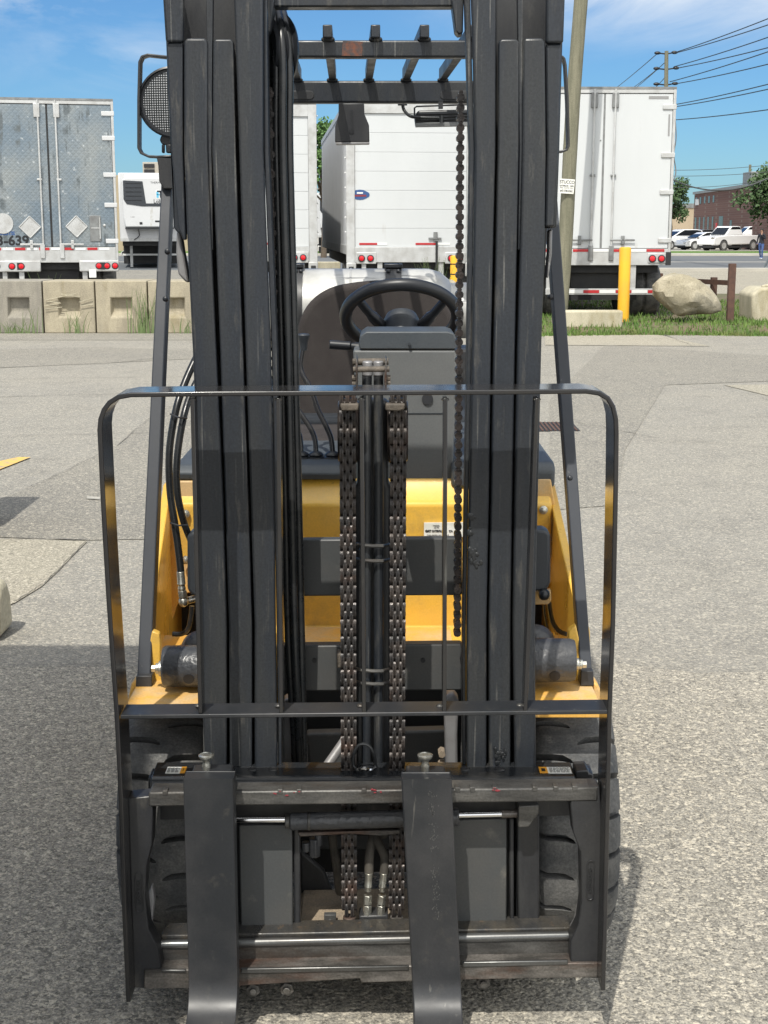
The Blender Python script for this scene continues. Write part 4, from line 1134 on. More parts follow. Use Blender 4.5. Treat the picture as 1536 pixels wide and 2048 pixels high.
# ------------------------------------------------------------------ cars
def car(x, y, yaw, label, kind='suv', m='car_white', cat='car', z=.12):
    t = thing('parked_car' if kind != 'pickup' else 'pickup_truck', (0, 0, 0), label, cat, 'vehicles parked beyond the road')
    if kind == 'suv': L_, Hh, prof, cab = 4.5, 1.65, [(-2.25, .35), (-2.2, .95), (-1.95, 1.05), (1.2, 1.05), (2.1, .9), (2.25, .55), (2.2, .3)], [(-2.0, 1.05), (-1.75, 1.6), (-1.2, 1.68), (.1, 1.66), (1.15, 1.05)]
    elif kind == 'sedan': L_, Hh, prof, cab = 4.6, 1.45, [(-2.3, .35), (-2.25, .9), (-1.8, .98), (1.0, .95), (2.1, .78), (2.3, .5), (2.25, .28)], [(-1.7, .97), (-1.0, 1.4), (-.2, 1.45), (.3, 1.42), (1.2, .95)]
    else: L_, Hh, prof, cab = 5.8, 1.95, [(-2.9, .5), (-2.9, 1.2), (-.2, 1.22), (1.6, 1.2), (2.7, 1.1), (2.9, .9), (2.9, .45)], [(-.5, 1.21), (-.35, 1.88), (.0, 1.93), (.75, 1.92), (1.5, 1.2)]
    hw_ = .92
    body = MB(); body.hull([(p[0], -hw_, p[1]) for p in prof], [(p[0], hw_, p[1]) for p in prof])
    bo = body.build('body', m, t, bevel=.07, seg=3)
    cb_ = MB(); cb_.hull([(p[0], -hw_ + (.04 if p[1] < 1.3 else .16), p[1]) for p in cab], [(p[0], hw_ - (.04 if p[1] < 1.3 else .16), p[1]) for p in cab])
    cb_.build('cabin', m, t, bevel=.05, seg=3)
    zc = sum(p[1] for p in cab) / len(cab); xc = sum(p[0] for p in cab) / len(cab)
    sc_w = [(xc + (p[0] - xc) * .86, zc + .02 + (p[1] - zc) * .74) for p in cab]
    for s_ in (-1, 1):
        q = MB(); q.hull([(p[0], s_ * (hw_ + .004 - (.04 if p[1] < 1.2 else .12)), p[1]) for p in sc_w], [(p[0], s_ * (hw_ - .06 - (.04 if p[1] < 1.2 else .12)), p[1]) for p in sc_w]); q.build('side_window', 'glass_dark', t)
    (a0, z0_), (a1, z1_) = cab[-1], cab[-2]
    q = MB(); q.face([(a0 + .02, -.74, z0_ + .07), (a0 + .02, .74, z0_ + .07), (a1 + .03, .66, z1_ - .04), (a1 + .03, -.66, z1_ - .04)]); q.build('windscreen', 'glass_dark', t)
    wr = .33 if kind != 'pickup' else .40; wb = L_ * .30
    for xw in (-wb, wb):
        for s_ in (-1, 1):
            q = MB(); q.lathe([(wr * .6, 0), (wr * .95, 0), (wr, .04), (wr, .2), (wr * .6, .22)], (xw, s_ * (hw_ + .02), wr), (0, -s_, 0), 24); wo = q.build('wheel', 'tyre', t)
            q = MB(); q.lathe([(.02, .01), (wr * .55, .02), (wr * .62, -.005)], (xw, s_ * (hw_ + .02), wr), (0, -s_, 0), 16); q.build('rim', 'alu', wo)
            q = MB(); q.lathe([(wr * 1.18, .01), (wr * 1.18, .10)], (xw, s_ * (hw_ + .012), wr + .02), (0, -s_, 0), 20); q.build('wheel_arch', 'black_flat', t)
    for s_ in (-1, 1):
        q = MB(); q.box(prof[-2][0] - .12, prof[-2][0] + .02, s_ * .75 - .14, s_ * .75 + .14, prof[-2][1] + .02, prof[-2][1] + .16); q.build('headlight', 'chrome', t, bevel=.02)
        q = MB(); q.box(prof[1][0] - .02, prof[1][0] + .08, s_ * .8 - .09, s_ * .8 + .09, prof[1][1] - .22, prof[1][1] - .02); q.build('tail_light', 'red', t, bevel=.02)
    q = MB(); q.box(-L_ / 2 + .03, L_ / 2 - .03, -.86, .86, .22, .40); q.build('sill', 'black_flat', t)
    t.location = (x, y, z); t.rotation_euler = (0, 0, R(yaw))
    return t
car(far_x(1360, 124), 124, 200, 'white crossover nearest the white trailer', 'suv')
car(far_x(1398, 131), 131, 205, 'dark grey crossover between two white cars', 'suv', 'car_grey')
car(far_x(1410, 121), 121, 198, 'white sedan parked left of the pickup', 'sedan')
car(far_x(1462, 117), 117, 215, 'white pickup truck turned toward the road', 'pickup', cat='pickup truck')
car(far_x(1519, 121), 122, 182, 'white pickup truck directly behind the walking person', 'pickup', cat='pickup truck')

# ------------------------------------------------------------------ people
def person(x, y, z, label, top, legs, pose=0, sc=1.0):
    t = thing('person', (0, 0, 0), label, 'person')
    me = bpy.data.meshes.new('figure'); o = bpy.data.objects.new('figure', me); COL.objects.link(o)
    J = [(0, 0, .93, .13, .10), (0, 0, 1.10, .135, .10), (0, .0, 1.30, .165, .105), (0, .0, 1.44, .10, .08), (0, -.01, 1.53, .052, .055), (0, -.02, 1.60, .075, .09), (0, -.02, 1.70, .078, .095), (0, -.02, 1.755, .05, .06),
         (.17, 0, 1.41, .065, .065), (.25, -.02, 1.16, .048, .048), (.10, -.20, 1.34, .036, .036), (.05, -.17, 1.50, .035, .03),
         (-.17, 0, 1.41, .065, .065), (-.24, .02, 1.14, .048, .048), (-.22, -.08, .92, .036, .036), (-.21, -.11, .84, .035, .025),
         (.10, 0, .86, .095, .095), (.11, -.10, .50, .062, .062), (.10, -.04, .12, .045, .045), (.10, -.17, .04, .042, .035),
         (-.10, 0, .86, .095, .095), (-.09, .04, .48, .062, .062), (-.09, .22, .12, .045, .045), (-.09, .12, .05, .042, .035)]
    E = [(0, 1), (1, 2), (2, 3), (3, 4), (4, 5), (5, 6), (6, 7), (3, 8), (8, 9), (9, 10), (10, 11), (3, 12), (12, 13), (13, 14), (14, 15), (0, 16), (16, 17), (17, 18), (18, 19), (0, 20), (20, 21), (21, 22), (22, 23)]
    me.from_pydata([(j[0], j[1], j[2]) for j in J], E, [])
    md = o.modifiers.new('skin', 'SKIN'); o.modifiers.new('sub', 'SUBSURF').levels = 1
    bpy.context.view_layer.update()
    for i, j in enumerate(J):
        me.skin_vertices[0].data[i].radius = (j[3], j[4]); me.skin_vertices[0].data[i].use_root = (i == 0)
    bpy.context.view_layer.update()
    dg = bpy.context.evaluated_depsgraph_get()
    nm = bpy.data.meshes.new_from_object(o.evaluated_get(dg))
    bpy.data.objects.remove(o)
    for k in (top, legs, 'skin', 'white_tape'): nm.materials.append(M[k])
    for p_ in nm.polygons:
        c = p_.center
        if c.z > 1.50 or (c.z < .90 and abs(c.x) > .17) or (c.z > 1.42 and c.y < -.13): p_.material_index = 2
        elif c.z < .09: p_.material_index = 3
        elif c.z < .93: p_.material_index = 1
        else: p_.material_index = 0
    nm.shade_smooth()
    bo = bpy.data.objects.new('body', nm); COL.objects.link(bo); bo.parent = t
    h_ = MB(); h_.ball((0, .0, 1.70), .098, .95, 1.05, 1.0, 12, 8); h_.ball((0, .05, 1.62), .07, u=8, v=6); h_.build('hair', 'hair', t)
    f_ = MB(); f_.ball((0, -.115, 1.66), .018, .8, 1, 1.3, 6, 5)
    f_.build('nose', 'skin', t)
    e_ = MB()
    for s_ in (-1, 1): e_.ball((s_ * .032, -.105, 1.69), .011, u=6, v=4)
    e_.box(-.025, .025, -.114, -.106, 1.625, 1.631)
    e_.build('eyes_and_mouth', 'ink', t)
    t.location = (x, y, z); t.rotation_euler = (0, 0, R(pose)); t.scale = (sc, sc, sc)
Yp = 84
person(xat(1522, 500, Yp), Yp, .05, 'person in dark jacket and blue jeans walking across the road', 'navy', 'denim', pose=-35, sc=1.0)
x, y = xat(1541, 520, 62), 62
person(x, y, .05, 'person in grey clothes cut off by the right photo edge', 'greycloth', 'greycloth', pose=60)

# ------------------------------------------------------------------ power poles and wires
def P3(u, v, Y):
    x, z = W(u, v, Y); return Vector((x, Y, z))
hp = thing('power_pole', (xat(1332, 460, 75), 75, 0), 'tall power pole with insulators rising behind the white trailer', 'power pole')
xb_, xt_ = xat(1331, 460, 75), xat(1333, 103, 75)
MB().tube([(xb_, 75, 0), (xt_, 75, zat(102, 75))], [.16, .10], 10).build('pole_shaft', 'wood', hp)
ca = MB()
for v, w0, w1 in ((106, 1315, 1349), (137, 1313, 1352), (168, 1313, 1350)):
    ca.tube([P3(w0, v, 75), P3(1332, v + 2, 75)], .035, 6); ca.tube([P3(1332, v + 2, 75), P3(w1, v - 1, 75)], .035, 6)
    ca.ball(P3(w0, v, 75), .12, 1.4, 1, .7, 8, 6); ca.ball(P3(w1, v - 1, 75), .12, 1.4, 1, .7, 8, 6)
ca.build('insulator_arm', 'ink', hp)
np_ = thing('power_pole', (xat(1680, 300, 44), 44, 0), 'power pole just outside the right photo edge holding the wires', 'power pole')
xq = xat(1680, 300, 44); MB().tube([(xq, 44, 0), (xq, 44, 11)], [.17, .11], 10).build('pole_shaft', 'wood', np_)
def wire(pts, r, label, sag=.25):
    q = MB(); out = []
    a, c = Vector(pts[0]), Vector(pts[1])
    for i in range(17):
        f = i / 16; p = a.lerp(c, f); p.z -= sag * 4 * f * (1 - f); out.append(p)
    q.tube(out, r, 5); o = q.build('overhead_wire', 'wire'); tag(o, label, 'wire', 'overhead wires above the right trailer'); return o
def c3(x, y): return (900 + x / 2.415, y / 2.415)
for i, (s_, e_) in enumerate([((1082, 255), (1536, 75)), ((1082, 258), (1536, 105)), ((1082, 322), (1536, 165)), ((1082, 332), (1536, 215)), ((1062, 395), (1536, 235)), ((1088, 405), (1536, 295)), ((1070, 508), (1536, 392)), ((1070, 518), (1536, 416)), ((1070, 580), (1536, 515))]):
    (u0, v0), (u1, v1) = c3(*s_), c3(*e_)
    a = P3(u0, v0, 75); Ym = 75 - (75 - 44) * (u1 - u0) / (1680 - u0) * 1.0
    m_ = P3(u1, v1, Ym); f = (75 - 44) / (75 - Ym); e = a + (m_ - a) * f
    wire([a, e], .022, 'power line meeting the right photo edge, %s of the nine there' % ['topmost', 'second from the top', 'third from the top', 'fourth from the top', 'middle one', 'sixth from the top', 'third from the bottom', 'second from the bottom', 'lowest'][i], sag=.12)
for i, (s_, e_) in enumerate([((1000, 260), (790, 428)), ((1000, 335), (868, 428)), ((1040, 300), (880, 432)), ((1037, 375), (976, 430))]):
    (u0, v0), (u1, v1) = c3(*s_), c3(*e_)
    a, e = P3(u0, v0, 75), P3(u1, v1, 110); e = a + (e - a) * 1.6
    wire([a, e], .022, 'power line running down behind the white trailer roof, %s of four' % ['leftmost', 'second', 'third', 'rightmost'][i], sag=.1)
for i, (y0, y1, rr_) in enumerate([(860, 848, .05), (822, 795, .018), (850, 828, .018), (905, 862, .018)]):
    (u0, v0), (u1, v1) = c3(1060, y0), c3(1560, y1)
    wire([P3(u0, v0, 100), P3(u1, v1, 100)], rr_, ['thick sagging cable above the brick building', 'upper faint wire above the brick building', 'middle faint wire above the brick building', 'lowest faint wire above the brick building'][i], sag=[.9, .1, .1, .2][i])
u_, v_ = c3(1450, 795)
q = MB(); q.tube([P3(u_, v_, 140), Vector((xat(u_, v_, 140), 140, 0))], .12, 6); tag(q.build('far_pole', 'wood'), 'small distant pole rising over the evergreen crown', 'utility pole')

# ------------------------------------------------------------------ the forklift
FK = thing('forklift', (-.05, 3.6, 0), 'yellow and black forklift facing the camera with its black forks lowered', 'forklift')
def PY(u, v, Y):
    x, z = W(u, v, Y); return (x, Y, z)
YM = 3.0
def rowpoly(rows):
    """rows: (v, uL, uR) top to bottom -> outline pixels"""
    return [(r[1], r[0]) for r in rows] + [(r[2], r[0]) for r in reversed(rows)]
def bottom(rows, z=.13):
    """continue the last row down to height z"""
    v, a, c = rows[-1]
    return rows + [(1945, a + 3, c - 1)]
def rail(name, rows, y0=YM, th=.022, web=None, wth=.17, m='mast', top_r=True):
    q = MB(); q.ppx(rowpoly(rows), y0, y0 + th)
    o = q.build(name, m, FK, bevel=.005, seg=3)
    if web:
        q = MB(); q.ppx(rowpoly([(r[0] + (4 if i == 0 else 0), r[1] + web[0], r[1] + web[1]) for i, r in enumerate(rows)]), y0 + th + .001, y0 + th + wth)
        q.ppx(rowpoly([(r[0] + (4 if i == 0 else 0), r[1] + 2, r[2] - 2) for i, r in enumerate(rows)]), y0 + th + wth + .001, y0 + th + wth + .018)
        q.build('rail_web', m, o)
    return o
# left mast
rail('mast_head_plate', [(-60, 322, 368), (84, 331, 366)], y0=YM + .002)
rail('mast_rail', bottom([(76, 372, 411), (84, 368, 415), (300, 368, 415), (455, 373, 421), (700, 385, 432), (1000, 397, 446), (1250, 404, 453), (1490, 406, 453)]), web=(14, 26))
rail('mast_side_flange', [(85, 334, 366), (300, 342, 366), (455, 356, 371), (480, 366, 372)], y0=YM + .010)
rail('mast_rail', bottom([(78, 430, 462), (84, 426, 467), (300, 424, 471), (700, 440, 486), (1000, 450, 497), (1250, 458, 504), (1490, 459, 504)]), y0=YM + .004, web=(12, 24))
rail('mast_rail', bottom([(-60, 466, 526), (300, 478, 526), (700, 491, 541), (1000, 501, 548), (1250, 509, 551), (1490, 509, 554)]), web=(10, 22))
rail('mast_rail_rib', [(-60, 412, 426), (300, 416, 423), (500, 423, 426)], y0=YM + .008)
rail('chain_guard_strip', bottom([(-60, 527, 533), (300, 528, 537), (700, 543, 554), (1250, 553, 563), (1490, 556, 563)]), y0=YM + .018, th=.05)
# right mast
rail('mast_rail', bottom([(-60, 940, 993), (75, 945, 992), (300, 950, 991), (700, 944, 982), (1000, 938, 978), (1250, 933, 973), (1490, 933, 973)]), web=(12, 22))
rail('mast_rail', bottom([(78, 1003, 1034), (84, 997, 1039), (300, 996, 1038), (700, 987, 1030), (1000, 982, 1025), (1250, 978, 1021), (1490, 978, 1021)]), y0=YM + .004, web=(12, 24))
rail('mast_head_plate', [(-60, 1094, 1132), (86, 1092, 1127)], y0=YM + .002)
rail('mast_side_flange', [(87, 1092, 1124), (300, 1094, 1117), (454, 1090, 1111)], y0=YM + .010)
rail('mast_rail', bottom([(76, 1050, 1086), (84, 1046, 1090), (300, 1045, 1092), (455, 1042, 1090), (700, 1035, 1083), (1000, 1029, 1076), (1250, 1026, 1070), (1490, 1029, 1072)]), web=(20, 32))
rail('mast_rail_rib', [(-60, 1034, 1046), (300, 1039, 1045), (500, 1036, 1040)], y0=YM + .008)
rail('chain_guard_strip', bottom([(-60, 928, 939), (300, 939, 949), (700, 934, 943), (1250, 925, 932), (1490, 925, 932)]), y0=YM + .018, th=.05)
# outer mast plates, their rear faces and black backing added so the gaps between rails read dark
q = MB(); q.ppx([(326, -60), (337, -60), (344, 300), (362, 470), (352, 462), (347, 455)], YM + .03, YM + .19); q.build('mast_side_plate', 'mast', FK, bevel=.003)
q = MB(); q.ppx([(1117, -60), (1129, -60), (1125, 90), (1119, 300), (1113, 455), (1098, 457)], YM + .03, YM + .19); q.build('mast_side_plate', 'mast', FK, bevel=.003)
q = MB(); q.ppx([(345, -60), (526, -60), (530, 400), (540, 700), (550, 1250), (552, 1940), (412, 1940), (408, 1250), (390, 700), (380, 500)], YM + .215, YM + .23); q.ppx([(945, -60), (1112, -60), (1092, 500), (1078, 700), (1066, 1250), (1066, 1940), (938, 1940), (938, 1250), (950, 500)], YM + .215, YM + .23); q.split('rail_gap_backing', 'black', FK)
for pts in ([(353, 463), (360, 458), (366, 500), (378, 566), (370, 563), (356, 548), (352, 505)], [(1105, 458), (1098, 462), (1097, 505), (1093, 556), (1097, 556), (1104, 508)]):
    MB().ppx(pts, YM + .06, YM + .10).build('worn_bracket', 'mount', FK, bevel=.004)
# cross members
q = MB(); q.ppx([(536, -20), (915, -20), (913, 13), (540, 14)], 3.08, 3.13); tc_ = q.build('mast_crossmember', 'mast', FK, bevel=.004)
q = MB(); q.ppx([(524, -20), (551, -20), (541, 60), (535, 68), (528, 60)], 3.06, 3.12); q.ppx([(900, -20), (928, -20), (926, 66), (918, 69), (911, 62)], 3.06, 3.12); q.split('crossmember_gusset', 'mast', tc_, bevel=.003)
q = MB(); q.ppx([(556, 1080), (924, 1076), (924, 1191), (556, 1193)], 3.22, 3.25); q.build('mast_crossmember', 'grey_plate', FK, bevel=.004)
cm = MB().ppx([(556, 1292), (924, 1288), (924, 1381), (556, 1383)], 3.20, 3.235).build('mast_crossmember', 'grey_plate', FK, bevel=.004)
for u in (629, 846):
    x, z = W(u, 1320, 3.2); q = MB(); q.cyl((x, 3.199, z), (x, 3.195, z), .0055, 14); q.build('bolt_hole', 'ink', cm)
MB().ppx([(674, 1308), (684, 1308), (684, 1336), (674, 1336)], 3.15, 3.19).build('chain_stop', 'grime', cm, bevel=.002)
q = MB(); q.ppx([(612, 1468), (905, 1460), (905, 1700), (636, 1700), (620, 1560)], 3.33, 3.37); q.build('axle_crossmember', 'grey_plate', FK, bevel=.006)
q = MB(); q.box(xat(556, 1500, 3.5), xat(924, 1500, 3.5), 3.55, 3.6, .05, .62); q.box(-.46, .36, 4.4, 4.45, .1, 1.0); q.box(-.60, -.44, 3.95, 4.0, .5, .95); q.box(.34, .50, 3.95, 4.0, .5, .95); q.split('dark_void_backing', 'black_flat', FK)  # black boxes that paint in the dark inside the body openings
for pts in ([(566, 1400), (592, 1395), (590, 1440), (588, 1560), (566, 1560), (563, 1450)], [(886, 1396), (905, 1385), (918, 1400), (915, 1470), (917, 1560), (892, 1560), (889, 1450)]):
    MB().ppx(pts, 3.24, 3.29).build('mast_foot', 'mount', FK, bevel=.008, seg=3)
for v in (1500, 1524):
    x, z = W(883, v, 3.2); MB().cyl((x, 3.2, z), (x, 3.17, z), .009, 6).build('frame_bolt', 'dust', FK)
a_, c_ = PY(690, 1480, 3.28), PY(645, 1545, 3.22); MB().cyl(a_, c_, .012, 12).build('drag_link', 'mount', FK)

# ---- chains
def chain(u0, v0, v1, Y, widths, name='lift_chain', axis='x', pitch=.01905, hgt=.0185):
    x0, z0 = W(u0, v0, Y); z1 = zat(v1, Y); x1 = x0
    if isinstance(widths, dict): x1 = W(widths['u1'], v1, Y)[0]; widths = widths['w']
    q = MB(); n = int((z0 - z1) / pitch)
    for k in range(n):
        zc = z0 - k * pitch; xc = x0 + (x1 - x0) * k / max(1, n)
        cols = widths[k % 2]; wtot = widths[2]
        seg = []
        for s_, a0 in ((1, 0), (-1, math.pi)):
            for i in range(5):
                a = a0 + math.pi * i / 4
                seg.append((math.cos(a) * hgt * .5, math.sin(a) * hgt * (.54 if axis == 'x' else .34) + s_ * pitch * (.5 if axis == 'x' else .12)))
        for c in cols:
            th = wtot * (.072 if axis == 'x' else .17)
            if axis == 'x':
                xx = xc + c * wtot
                q.hull([(xx - th, Y + p, zc + r_) for p, r_ in seg], [(xx + th, Y + p, zc + r_) for p, r_ in seg])
            else:
                yy = Y + c * wtot
                q.hull([(xc + p, yy - th, zc + r_) for p, r_ in seg], [(xc + p, yy + th, zc + r_) for p, r_ in seg])
        if axis == 'x': q.cyl((xc - wtot * .56, Y, zc + pitch * .5), (xc + wtot * .56, Y, zc + pitch * .5), hgt * .26, 6)
        else: q.cyl((xc, Y - wtot * .56, zc + pitch * .5), (xc, Y + wtot * .56, zc + pitch * .5), hgt * .30, 8)
    return q.build(name, 'chain' if axis == 'x' else 'chain_dark', FK, smooth=True, ang=50)
lw = ([-.47, -.35, -.065, .065, .35, .47], [-.27, -.15, .15, .27], .0315)
lw2 = ([-.47, -.35, -.065, .065, .35, .47], [-.27, -.15, .15, .27], .0315)
chain(695, 800, 1842, 2.985, {'u1': 699, 'w': lw})
chain(797, 800, 1842, 2.985, {'u1': 793, 'w': lw2})
chain(921, 196, 1288, 3.11, {'u1': 914, 'w': ([-.5, 0, .5], [-.3, .3], .03)}, axis='y', pitch=.0205, hgt=.0165)
chain(541, 190, 1120, 3.11, {'u1': 559, 'w': ([-.5, 0, .5], [-.3, .3], .03)}, axis='y', pitch=.0205, hgt=.0165)
for u, v in ((699, 1850), (793, 1850)):
    x, z = W(u, v, 2.985); q = MB(); q.cyl((x, 2.985, z - .004), (x, 2.985, z + .022), .015, 12); q.cyl((x, 2.985, z - .022), (x, 2.985, z - .004), .019, 6); q.build('chain_anchor_nut', 'steel_rust', FK, bevel=.002)
# sheaves edge-on with their bearing blocks
for s_, u in ((-1, 697), (1, 795)):
    x, z = W(u, 862, 3.05)
    q = MB(); q.lathe([(.012, -.022), (.064, -.022), (.068, -.018), (.068, -.015), (.052, -.013), (.052, .013), (.068, .015), (.068, .018), (.064, .022), (.012, .022)], (x, 3.05, z), (1, 0, 0), 36)
    sh_ = q.build('chain_sheave', 'chain', FK)
    q = MB(); q.ppx([(u - 17, 797), (u + 17, 797), (u + 17, 806), (u - 17, 806)], 2.98, 3.0)
    for k in range(5): q.cyl(PY(u - 11 + k * 5.5, 803, 2.972), PY(u - 11 + k * 5.5, 803, 2.985), .0022, 6)
    q.build('sheave_pins', 'chain', sh_)
    MB().ppx([(u - 17, 808), (u + 20 * 1 if s_ < 0 else u + 16, 808), (u + 20 if s_ < 0 else u + 16, 822), (u - 15, 822)] if s_ < 0 else [(u - 24, 808), (u + 15, 808), (u + 14, 820), (u, 823), (u - 24, 821)], 2.955, 2.985).build('sheave_block', 'grime', sh_, bevel=.003)
# centre lift cylinder, twin pipes, top anchor
q = MB(); q.ppx([(714, 800), (777, 800), (777, 965), (782, 975), (782, 1560), (708, 1560), (708, 975), (714, 965)], 3.08, 3.14); cyl_ = q.build('lift_cylinder', 'black', FK, bevel=.012, seg=4)
for ua, ub in ((734, 733), (757, 757)):
    q = MB(); q.cyl(PY(ua, 727, 3.03), PY(ub, 1560, 3.03), .0105, 16); q.build('lift_pipe', 'mast', FK)
q = MB(); q.cyl(PY(735, 722, 3.028), PY(735, 752, 3.028), .0112, 16); q.cyl(PY(757, 722, 3.028), PY(757, 752, 3.028), .0112, 16); q.split('lit_pipe_top', 'mount', FK, bevel=.003)  # pale sleeves that paint the sunlit tops of the pipes
an = MB()
an.ppx([(711, 714), (715, 722), (715, 778), (711, 778)], 2.99, 3.08); an.ppx([(770, 716), (774, 722), (773, 778), (768, 778)], 2.99, 3.08)
ano = an.build('pipe_anchor', 'steel_rust', FK, bevel=.002)
q = MB(); q.cyl(PY(705, 724, 3.05), PY(777, 723, 3.05), .0075, 12); q.cyl(PY(706, 739, 3.0), PY(779, 738, 3.0), .0062, 12)
for (u, v) in ((709, 756), (709, 768), (776, 756), (776, 766)): q.cyl(PY(u - 5, v, 3.01), PY(u + 5, v, 3.01), .007, 6)
q.build('anchor_pin', 'grime', ano, bevel=.001)
for v in (1088, 1118, 1338, 1364):
    q = MB(); q.tube([PY(714, v, 3.05), PY(722, v + 2, 3.015), PY(745, v + 4, 3.008), PY(765, v + 4, 3.012), PY(778, v + 1, 3.05)], .0042, 8); q.build('pipe_clamp', 'steel', FK)
MB().ppx([(718, 1100), (727, 1100), (727, 1560), (716, 1560)], 3.04, 3.07).build('guide_strip', 'grey_plate', FK, bevel=.002)

# ---- hoses beside the left mast, with their pulley
for k, (du, dy) in enumerate(((-13, .0), (0, -.012), (13, .002))):
    q = MB(); q.tube(curve_pts([PY(556 + du * .7, 22, 3.18 + dy), PY(562 + du * .9, 60, 3.12 + dy), PY(566 + du, 140, 3.10 + dy), PY(566 + du, 300, 3.10 + dy), PY(575 + du, 640, 3.10 + dy), PY(584 + du, 1000, 3.10 + dy), PY(590 + du, 1280, 3.12 + dy), PY(598 + du * .7, 1480, 3.16 + dy), PY(600 + du * .7, 1600, 3.2 + dy)], 8), .0088, 12)
    q.build('hydraulic_hose', 'hose', FK)
x, z = W(547, 104, 3.16)
q = MB(); q.lathe([(.02, -.026), (.072, -.026), (.078, -.02), (.066, -.016), (.066, -.006), (.078, 0), (.066, .006), (.066, .016), (.078, .02), (.072, .026), (.02, .026)], (x, 3.16, z), (1, .55, 0), 44)
q.build('hose_pulley', 'plastic_b', FK)
q = MB(); q.ppx([(536, 175), (556, 168), (556, 300), (548, 312), (538, 300)], 3.15, 3.17); q.build('pulley_bracket', 'black', FK, bevel=.003)

# ---- load backrest: bent flat bar with cross bar and uprights
YL = 2.80
q = MB(); outer = [(252, 2005), (244, 1834), (237, 1600), (228, 1425), (218, 1286), (212, 1198), (205, 1081), (199, 964), (196, 900), (194, 860), (196, 838), (203, 818), (215, 802), (234, 790), (262, 785)]
outer = outer + [(420, 783), (600, 782), (780, 781), (960, 780), (1172, 778)] + [(1200, 782), (1220, 794), (1231, 812), (1237, 838), (1238, 870), (1237, 960), (1235, 1066), (1231, 1249), (1224, 1425), (1220, 1600), (1215, 1834), (1211, 1982)]
wp = [W(u, v, YL) for u, v in outer]
q.strip(wp, YL, YL + .108, .0098); lbr = q.build('load_backrest', 'gloss', FK, bevel=.0025, seg=3, ang=30)
q = MB(); a0, a1 = W(240, 1431, YL), W(1219, 1421, YL)
q.hull([(a0[0], YL + .002, a0[1]), (a1[0], YL + .002, a1[1]), (a1[0], YL + .072, a1[1]), (a0[0], YL + .072, a0[1])], [(a0[0], YL + .002, a0[1] - .009), (a1[0], YL + .002, a1[1] - .009), (a1[0], YL + .072, a1[1] - .009), (a0[0], YL + .072, a0[1] - .009)])
q.build('backrest_crossbar', 'fork', lbr, bevel=.002)
for ut, ub in ((384, 400), (556, 562), (723, 728), (891, 889), (1075, 1051)):
    t0, t1 = W(ut, 797, YL), W(ub, 1428, YL)
    q = MB(); hwv = .0042
    q.hull([(t1[0] - hwv, YL + .004, t1[1]), (t1[0] + hwv, YL + .004, t1[1]), (t1[0] + hwv, YL + .048, t1[1]), (t1[0] - hwv, YL + .048, t1[1])],
           [(t0[0] - hwv, YL + .004, t0[1]), (t0[0] + hwv, YL + .004, t0[1]), (t0[0] + hwv, YL + .048, t0[1]), (t0[0] - hwv, YL + .048, t0[1])])
    q.build('backrest_upright', 'gloss', lbr, bevel=.0012)
    q = MB(); q.ball((t1[0] - .008, YL + .04, t1[1] + .004), .007, 1.2, 1, .7, 8, 6); q.ball((t0[0], YL + .01, t0[1] - .003), .005, 1.6, 1, .7, 8, 6); q.split('weld_bead', 'steel', lbr)

# ---- carriage
YC = 2.86
ca_ = MB().ppx([(297, 1585), (1196, 1575), (1196, 1603), (297, 1614)], YC, YC + .055).build('carriage', 'steel', FK, bevel=.004)
for u in (330, 385, 560, 598, 728, 915, 945, 990, 1070, 1112, 1150):
    v = 1582 - (u - 297) * .0105
    q = MB(); q.ppx([(u - 5, v), (u + 5, v), (u + 5, v + 9), (u - 5, v + 9)], YC - .0015, YC + .02); q.build('carriage_notch', 'steel', ca_, bevel=.001)
for u0, u1, v in ((545, 600, 1585), (735, 765, 1581), (985, 1000, 1578)):
    q = MB()
    for k in range(7):
        uu = random.uniform(u0, u1); vv = v + random.uniform(-3, 6); q.ball(PY(uu, vv, YC - .0015), random.uniform(.0012, .003), 1.5, .4, .8, 6, 4)
    q.build('red_paint_chips', 'ink_red', ca_)
q = MB(); zt_, zb_ = zat(1527, 3.02), zat(1580, 2.93)
xl, xr = xat(301, 1550, 2.94), xat(1152, 1550, 2.94)
q.prismx([(2.935, zb_ - .03), (2.93, zb_), (2.93, zt_ - .022)] + [(2.952 - .022 * math.cos(a), zt_ - .022 + .022 * math.sin(a)) for a in [R(15 * i) for i in range(1, 6)]] + [(2.952, zt_), (3.03, zt_ + .0), (3.03, zb_ - .03)], xl, xr)
ss = q.build('sideshift_bar', 'gloss', FK, bevel=.003, seg=2)
ss.data.materials[0] = mat('satin_black_bar_paint', (0.02, 0.022, 0.025), 0.22, bump=.12, bscale=160, rvar=.06, base2=(.05, .048, .045), nscale=15, nlo=.55, nhi=.7)
MB().ppx([(1152, 1542), (1177, 1541), (1179, 1547), (1187, 1548), (1187, 1576), (1152, 1577)], 2.95, 3.01).build('bar_end_stub', 'black', ss, bevel=.003)
MB().ppx([(296, 1556), (302, 1556), (302, 1582), (296, 1582)], 2.95, 3.01).build('bar_end_stub', 'black', ss, bevel=.003)
for u in (505, 546, 930, 1000):
    x, z = W(u, 1536, 2.985); q = MB(); q.lathe([(.004, .001), (.009, .0025), (.011, 0)], (x, 2.985, zt_), (0, 0, 1), 16); q.build('grease_plug', 'black', ss)
